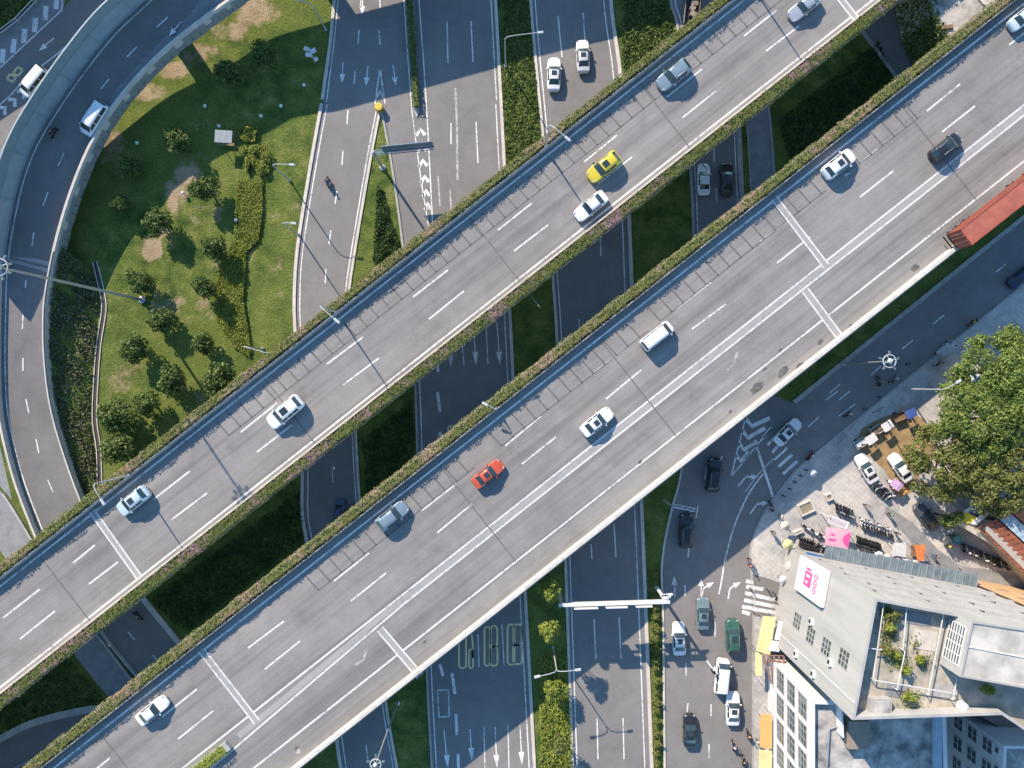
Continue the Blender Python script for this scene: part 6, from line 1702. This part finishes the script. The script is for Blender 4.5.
m = MB(); m.prism([(p.x, p.y) for p in inset(lq, -.25)], 7.905, 8.1); m.build('roof', surf('brown_roof', (.27, .2, .16), (.2, .15, .12), 1), r)
# low workshops with rust red and light blue roofs
HR = 4.6
rust = wp2([(980, 528), (997, 519), (1080, 596), (1058, 606)], HR)
r, q = rootat('workshop', 'low workshop with a rust red corrugated roof', 'workshop', rust)
ri = inset(q, .35)
m = MB(); m.prism([(p.x, p.y) for p in ri], .1, HR-.25); m.build('wall', surf('workshop_wall', (.4, .37, .33), None, 1), r)
def corr_roof(m, q, z, n=22, amp=.05, drop=.0):
    a, b, c, d = q
    for i in range(n):
        f0, f1 = i/n, (i+1)/n; zz = z+(amp if i % 2 else 0)
        p0, p1, p2, p3 = a.lerp(d, f0), b.lerp(c, f0), b.lerp(c, f1), a.lerp(d, f1)
        m.add([(p0.x, p0.y, zz-drop), (p1.x, p1.y, zz), (p2.x, p2.y, zz), (p3.x, p3.y, zz-drop)], [(0, 1, 2, 3)])
        m.add([(p3.x, p3.y, z-drop-.02), (p2.x, p2.y, z-.02), (p2.x, p2.y, z+amp), (p3.x, p3.y, z+amp-drop)], [(0, 1, 2, 3)])
m = MB(); corr_roof(m, q, HR, 34, .06, .5); m.build('roof', RUST, r)
sb2 = wp2([(998, 518), (1007, 510), (1090, 586), (1081, 595)], HR+.3)
r, q = rootat('workshop', 'low workshop with a light blue sheet roof beside the rust red one', 'workshop', sb2)
m = MB(); m.prism([(p.x, p.y) for p in inset(q, .3)], .1, HR+.1); m.build('wall', surf('workshop_wall', (.4, .37, .33), None, 1), r); m = MB(); corr_roof(m, q, HR+.3, 30, .05); m.build('roof', LBLUE, r)
sb3 = wp2([(1009, 510), (1030, 503), (1110, 570), (1092, 585)], HR+.5)
r, q = rootat('workshop', 'low workshop with a bright rust orange roof at the right edge', 'workshop', sb3)
m = MB(); m.prism([(p.x, p.y) for p in inset(q, .3)], .1, HR+.3); m.build('wall', surf('workshop_wall', (.4, .37, .33), None, 1), r); m = MB(); corr_roof(m, q, HR+.5, 26, .06); m.build('roof', surf('rust_orange_roof', (.46, .17, .08), (.33, .12, .06), .8, .7), r)
def awning(name, label, cat, pts, h, mat, slope=.35, posts=True, group=None, th=.06):
    """sloping sheet on four posts; pts: back-left, back-right, front-right, front-left (pixels)"""
    w = wp2(pts, h); r, q = rootat(name, label, cat, w, group)
    zz = [h, h, h-slope, h-slope]
    m = MB(); m.add([(p.x, p.y, z) for p, z in zip(q, zz)]+[(p.x, p.y, z-th) for p, z in zip(q, zz)], [(0, 1, 2, 3), (7, 6, 5, 4), (0, 4, 5, 1), (1, 5, 6, 2), (2, 6, 7, 3), (3, 7, 4, 0)]); m.build('sheet', mat, r)
    if posts:
        c = Vector((0, 0))
        for p, z in zip(q, zz): m = MB(); k = p*.93; m.tube([(k.x, k.y, .1), (k.x, k.y, z-th*.5)], .04, 6); m.build('post', STEEL, r)
    return r
awning('awning', 'long cream awning in front of the rust red roof', 'awning', [(977, 528), (1020, 561), (1012, 557), (946, 517)], 3.6, CREAM, .3)
awning('awning', 'bright yellow sheet roof beside the olive tree at the right', 'awning', [(966, 512), (978, 518), (969, 524), (959, 521)], 3.8, surf('bright_yellow', (.66, .55, .04), None, 2, .7), .2)
awning('awning', 'blue sheet roof above the yellow sheet at the right', 'awning', [(977, 503), (992, 500), (979, 514), (970, 512)], 4.0, BLUE2, .2)
awning('awning', 'narrow white sheet roof beside the blue sheet', 'awning', [(998, 500), (1001, 503), (977, 526), (971, 524)], 4.0, surf('white_sheet', (.66, .65, .62), (.5, .49, .46), 1, .6), .2)
awning('awning', 'slim white board between the olive tree and the yellow sheet', 'awning', [(981, 499), (985, 500), (962, 519), (957, 517)], 3.9, surf('white_sheet', (.66, .65, .62), (.5, .49, .46), 1, .6), .2)
awning('awning', 'green yellow sheet left of the blue sheet', 'awning', [(986, 499), (992, 502), (984, 508), (979, 505)], 4.3, surf('olive_sheet', (.33, .34, .06), None, 2, .7), .2)
awning('awning', 'yellow awning over the stalls along the road below the zebra crossing', 'awning', [(776, 617), (770, 655), (757, 652), (764, 617)], 3.0, YELC, .4)
awning('awning', 'lower narrow yellow awning above the orange one', 'awning', [(762, 655), (762, 676), (756, 676), (756, 652)], 2.9, YELC, .3)
awning('awning', 'orange awning at the foot of the white building', 'awning', [(772, 714), (772, 749), (761, 749), (761, 716)], 3.2, ORANGE, .4)
awning('awning', 'pale yellow awning below the orange one', 'awning', [(772, 751), (772, 790), (760, 790), (760, 751)], 3.2, YELC, .4)
awning('awning', 'blue awning beside the top of the white billboard', 'awning', [(807, 552), (832, 558), (831, 564), (806, 557)], 4.2, BLUE2, .2)
awning('canopy_tent', 'white tent roof near the glass canopy', 'tent', [(894, 543), (906, 543), (907, 557), (892, 556)], 2.6, surf('white_tent', (.7, .69, .67), None, 2, .7), .2)
awning('canopy_tent', 'red and white tent roof at the end of the glass canopy', 'tent', [(923, 564), (938, 566), (938, 577), (920, 574)], 2.9, surf('red_white_cloth', (.62, .18, .2), (.68, .6, .6), 1.4, .7, lo=.45, hi=.52), .2)
awning('canopy_tent', 'white tarpaulin roof under the yellow awning', 'tent', [(788, 622), (784, 641), (775, 640), (779, 622)], 3.4, surf('white_tent', (.7, .69, .67), None, 2, .7), .2)
awning('canopy_tent', 'pale blue tarpaulin roof between the white tarpaulin and the brown scaffold', 'tent', [(783, 642), (779, 652), (768, 651), (773, 641)], 3.2, surf('pale_tarp', (.5, .6, .62), (.6, .6, .58), 1.5, .7), .2)
r = awning('canopy_tent', 'square pink canopy with a darker pink arc on the plaza', 'tent', [(826, 527), (851, 530), (848, 550), (825, 546)], 2.9, PINKL, .05)
w = wp2([(826, 527), (851, 530), (848, 550), (825, 546)], 2.9); c_ = sum(w, Vector((0, 0)))/4; q = [p-c_ for p in w]
m = MB(); A = q[1].lerp(q[2], .1); B = q[1].lerp(q[2], .9); n = 12; d = (q[0]-q[1]).normalized()
arc = [A.lerp(B, i/n)+d*1.0*math.sin(math.pi*i/n) for i in range(n+1)]
m.add([(p.x, p.y, 2.925) for p in arc], [tuple(range(n+1))]); m.build('arc_print', PINK, r)
m = MB(); cq = q[0].lerp(q[2], .42); m.add([(cq.x+dx, cq.y+dy, 2.92) for dx, dy in ((-.9, -.5), (.1, -.65), (.1, -.35), (-.9, -.2))], [(0, 1, 2, 3)]); m.add([(cq.x+dx, cq.y+dy, 2.92) for dx, dy in ((-.6, .2), (-.1, .1), (-.1, .4), (-.6, .5))], [(0, 1, 2, 3)]); m.build('emblem_print', PINK, r)
# sign gate behind the pink canopy
r, q = rootat('plaza_sign', 'white plaza sign with purple lettering behind the pink canopy', 'sign', wp2([(828, 516), (847, 523)], 2.6))
a, b = q; an3 = math.atan2((b-a).y, (b-a).x); L3 = (b-a).length
for p in (a, b): m = MB(); m.tube([(p.x, p.y, .1), (p.x, p.y, 3.3)], .06, 6); m.build('post', WHITEP, r)
m = MB(); m.box((0, -.35, 2.9), (L3, 1.1, .12), an3); m.build('board', surf('sign_white', (.7, .68, .69), None, 2, .5), r)
for k in range(4):
    m = MB(); d = (b-a).normalized(); c0 = d*(-L3/2+.45+k*.62)+Vector((-d.y, d.x))*-.35; n3 = Vector((-d.y, d.x))
    for (u0, v0, u1, v1) in ((-.2, .3, .2, .3), (-.2, -.3, .2, -.3), (-.2, -.3, -.2, .3), (.2, -.3, .2, .3), (-.2, 0, .2, 0)):
        p0 = c0+d*u0+n3*v0; p1 = c0+d*u1+n3*v1; m.tube([(p0.x, p0.y, 2.97), (p1.x, p1.y, 2.97)], .03, 4)
    m.build('letter', surf('purple_letter', (.3, .12, .22), None, 3), r)
# stalls, crates, planters
def crate(px, py, d, mat, label, rz=0, name='crate', cat='crate', lid=None):
    x, y, _ = W(px, py, d[2]); r = thing(name, label, cat, (x, y, .125), rz)
    m = MB(); t = .05
    m.box((0, 0, .04), (d[0], d[1], .08))
    for s in (1, -1): m.box((s*(d[0]/2-t/2), 0, d[2]/2+.04), (t, d[1], d[2]-.08)); m.box((0, s*(d[1]/2-t/2), d[2]/2+.04), (d[0]-2*t, t, d[2]-.08))
    m.build('box', mat, r)
    m = MB(); m.box((0, 0, d[2]*.8), (d[0]-2.2*t, d[1]-2.2*t, .1), taper=.9); m.build('contents', lid or mat, r)
crate(958, 540, (1.1, 1.0, 1.2), surf('teal_plastic', (.12, .34, .32), None, 2, .6), 'teal crate in the alley beside the dark grey car', .3)
crate(948, 541, (.9, .9, .9), CREAM, 'pale crate in the alley left of the teal one', .5)
crate(953, 537, (.6, .6, .7), BED, 'small brown crate between the teal and pale crates', .2)
r = awning('market_stall', 'orange red covered stall on the plaza', 'stall', [(914.5, 545), (925.5, 545), (925, 560), (918, 562)], 2.2, surf('orange_red_tarp', (.62, .14, .05), (.72, .26, .08), 1.2, .7), .15)
m = MB(); m.box((0, 0, .75), (1.1, 1.7, .1)); m.build('table', BED, r)
for i, (px, py, a_, b_) in enumerate([(806, 508, 15, 12), (829, 497, 7, 7), (798, 532, 10, 4)]):
    x, y, _ = W(px, py, .4); w_ = a_*CAMH/F; h_ = b_*CAMH/F
    r = thing('planter', ['large rectangular stone planter on the plaza corner', 'brown stone planter above the scooters', 'narrow stone planter below the large one'][i], 'planter', (x, y, .125), .42)
    m = MB()
    for s in (1, -1): m.box((0, s*(h_/2-.1), .22), (w_, .2, .44)); m.box((s*(w_/2-.1), 0, .22), (.2, h_-.4, .44))
    m.build('curb', CONCL, r); m = MB(); m.box((0, 0, .15), (w_-.4, h_-.4, .3)); m.build('soil', surf('dry_soil', (.30, .26, .19), (.22, .19, .13), 1.5, .95), r)
def parasol(px, py, h, rad, mat, label):
    x, y, _ = W(px, py, h); r = thing('parasol', label, 'parasol', (x, y, .125))
    m = MB(); n = 8; vs = [(0, 0, h)]+[(rad*math.cos(6.2832*i/n), rad*math.sin(6.2832*i/n), h-.45) for i in range(n)]
    m.add(vs, [(0, 1+i, 1+(i+1) % n) for i in range(n)]); m.build('cover', mat, r)
    m = MB(); m.tube([(0, 0, 0), (0, 0, h-.02)], .03, 6); m.lathe([(.25, 0), (.25, .08), (.05, .1)], n=10); m.build('pole', STEEL, r)
parasol(791, 567, 2.3, .75, CREAM, 'cream parasol left of the white billboard'); parasol(789, 545, 2.2, .8, YELC, 'yellowish parasol left of the black scooters'); parasol(784, 580, 2.2, .6, WHITEP, 'white parasol between the zebra crossing and the billboard')
parasol(786, 526, 2.2, .7, CREAM, 'cream parasol beside the narrow stone planter'); parasol(814, 473, 2.1, .55, WHITEP, 'white parasol on the shaded pavement below the diagonal crossing')
for i in range(5):
    x, y, _ = W(880+i*5.2+random.uniform(-1, 1), 563+i*1.3+random.uniform(-3, 1), 1.9)
    parasol(880+i*9, 557+i*2.2, 2.3, .75, [WHITEP, surf('grey_tarp', (.45, .46, .45), None, 2, .7), PINKL, WHITEP, surf('pale_tarp', (.5, .6, .62), (.6, .6, .58), 1.5, .7)][i], ['leftmost parasol in front of the glass canopy', 'grey parasol in front of the glass canopy', 'pink parasol in front of the glass canopy', 'white parasol right of the pink one by the glass canopy', 'pale bluish parasol nearest the red and white tent'][i])
# brown scaffold like frame beside the white building
r, q = rootat('market_rack', 'brown wooden rack of small shelves at the corner of the white building', 'rack', wp2([(764, 656), (783, 655), (784, 678), (772, 684)], 3.2))
for k in range(5):
    m = MB(); p0 = q[0].lerp(q[3], k/4); p1 = q[1].lerp(q[2], k/4); m.tube([(p0.x, p0.y, 2.9), (p1.x, p1.y, 3.5)], .07, 5); m.build('rail', BED, r)
for k in range(5):
    m = MB(); p0 = q[0].lerp(q[1], k/4); p1 = q[3].lerp(q[2], k/4); m.box(((p0.x+p1.x)/2, (p0.y+p1.y)/2, 3.05+.1*k), ((p1-p0).length, .28, .06), math.atan2((p1-p0).y, (p1-p0).x)); m.build('shelf', surf('shelf_red', (.3, .13, .1), (.2, .15, .13), 1.5), r)
for p in q: m = MB(); m.tube([(p.x*.9, p.y*.9, .1), (p.x*.9, p.y*.9, 3.0)], .05, 5); m.build('post', BED, r)
# dark stair opening by the billboard foot
x, y, _ = W(786, 606, .6); r = thing('stairwell', 'grey stairwell enclosure at the foot of the tall building', 'stairwell', (x, y, .12), -.9)
m = MB()
for s in (1, -1): m.box((0, s*.75, .5), (3.2, .12, 1.0))
m.box((1.6, 0, .5), (.12, 1.38, 1.0)); m.build('wall', CONCD, r)
for k in range(5): m = MB(); m.box((-1.3+.55*k, 0, .05+.09*k), (.5, 1.36, .1)); m.build('step', DARKM, r)
# building beyond the upper left corner whose shade falls on the far road
fb = wp2([(-260, -200), (60, -200), (78, -62), (20, -22), (-60, 30), (-260, 160)], 0)
r, q = rootat('apartment_block', 'flat roofed block outside the upper left corner', 'building', fb)
m = MB(); i_ = inset(q, .4); shell_walls(m, q, i_, -.05, 9.5, 8.9); m.build('wall', WALLG, r); m = MB(); m.sheet([(p.x, p.y) for p in i_], 8.9); m.build('roof', ROOFC, r)
for k in range(5):
    for z in (2, 5): wall_window(r, q[3], q[4], .1+.2*k, 1.4, z, z+1.6, 2, 2, Vector((.6, -.8)), frame=WALLW)
# railing and hedge beside the far road
r = thing('railing', 'pale metal railing beside the hatched area in the upper left corner', 'railing', (*W(18, 22)[:2], 0)); o_ = r.location
pts = [(W(x, y)[0]-o_[0], W(x, y)[1]-o_[1]) for x, y in [(-30, 60), (0, 37), (20, 22), (37, 4), (50, -14)]]
m = MB()
for z in (.5, 1.1): m.tube([(p[0], p[1], z) for p in pts], .06, 5)
m.build('rail', WHITEP, r)
for p in resample(pts, 2.0): m = MB(); m.tube([(p[0], p[1], 0), (p[0], p[1], 1.12)], .05, 5); m.build('post', WHITEP, r)
r = thing('hedge', 'dark hedge behind the railing in the upper left corner', 'hedge', (o_.x, o_.y, 0))
hedge_leaves([(W(x, y)[0]-o_.x, W(x, y)[1]-o_.y, 0) for x, y in [(-30, 45), (0, 22), (18, 8), (34, -10)]], 1.9, 1.2, 110, .32, 'foliage', F_PARK, r)
# broken ground at the upper right
rb_ = wp2([(914, -70), (1070, -70), (1030, -14), (960, 47), (948, 44), (934, 14)], 7.6)
r, q = rootat('flat_roof_building', 'low flat roofed building with a dirty pale roof between the overpasses', 'building', rb_)
m = MB(); m.prism([(p.x, p.y) for p in q], -.05, 7.59); m.build('wall', WALLG, r)
m = MB(); m.prism([(p.x, p.y) for p in inset(q, .02)], 7.594, 7.7); m.build('roof', surf('dirty_roof', (.46, .43, .385), (.19, .18, .165), .7, .95, lo=.32, hi=.6, bmp=.4), r)
k = 2600; aa_, bb_ = [p for p in q if True][0], None
ed = [(q[0], q[5]), (q[5], q[4]), (q[4], q[3])]
Pv = []; Nv = []
for (u0, u1) in ed:
    t = rng.uniform(0, 1, k)[:, None]; U0, U1 = np.array(u0), np.array(u1); b_ = U0+(U1-U0)*t; d_ = (U1-U0)/np.linalg.norm(U1-U0); o_n = np.array((-d_[1], d_[0])); o_n = o_n if o_n[0] < 0 else -o_n
    Pv.append(np.column_stack([b_+o_n*rng.uniform(-.5, .45, k)[:, None], rng.uniform(.3, 7.95, k)])); Nv.append(np.tile([o_n[0], o_n[1], .5], (k, 1)))
leaf_object('wall_ivy', np.vstack(Pv), np.vstack(Nv), .45, F_PARK, r)
for k in range(9):
    m = MB(); a = rng.uniform(-5, 4, 2); m.box((a[0], a[1]-1, 7.85), (rng.uniform(.4, 1.6), rng.uniform(.3, .8), .3), rng.uniform(0, 3)); m.build('roof_debris', [CONCL, CONCD, BED][k % 3], r)
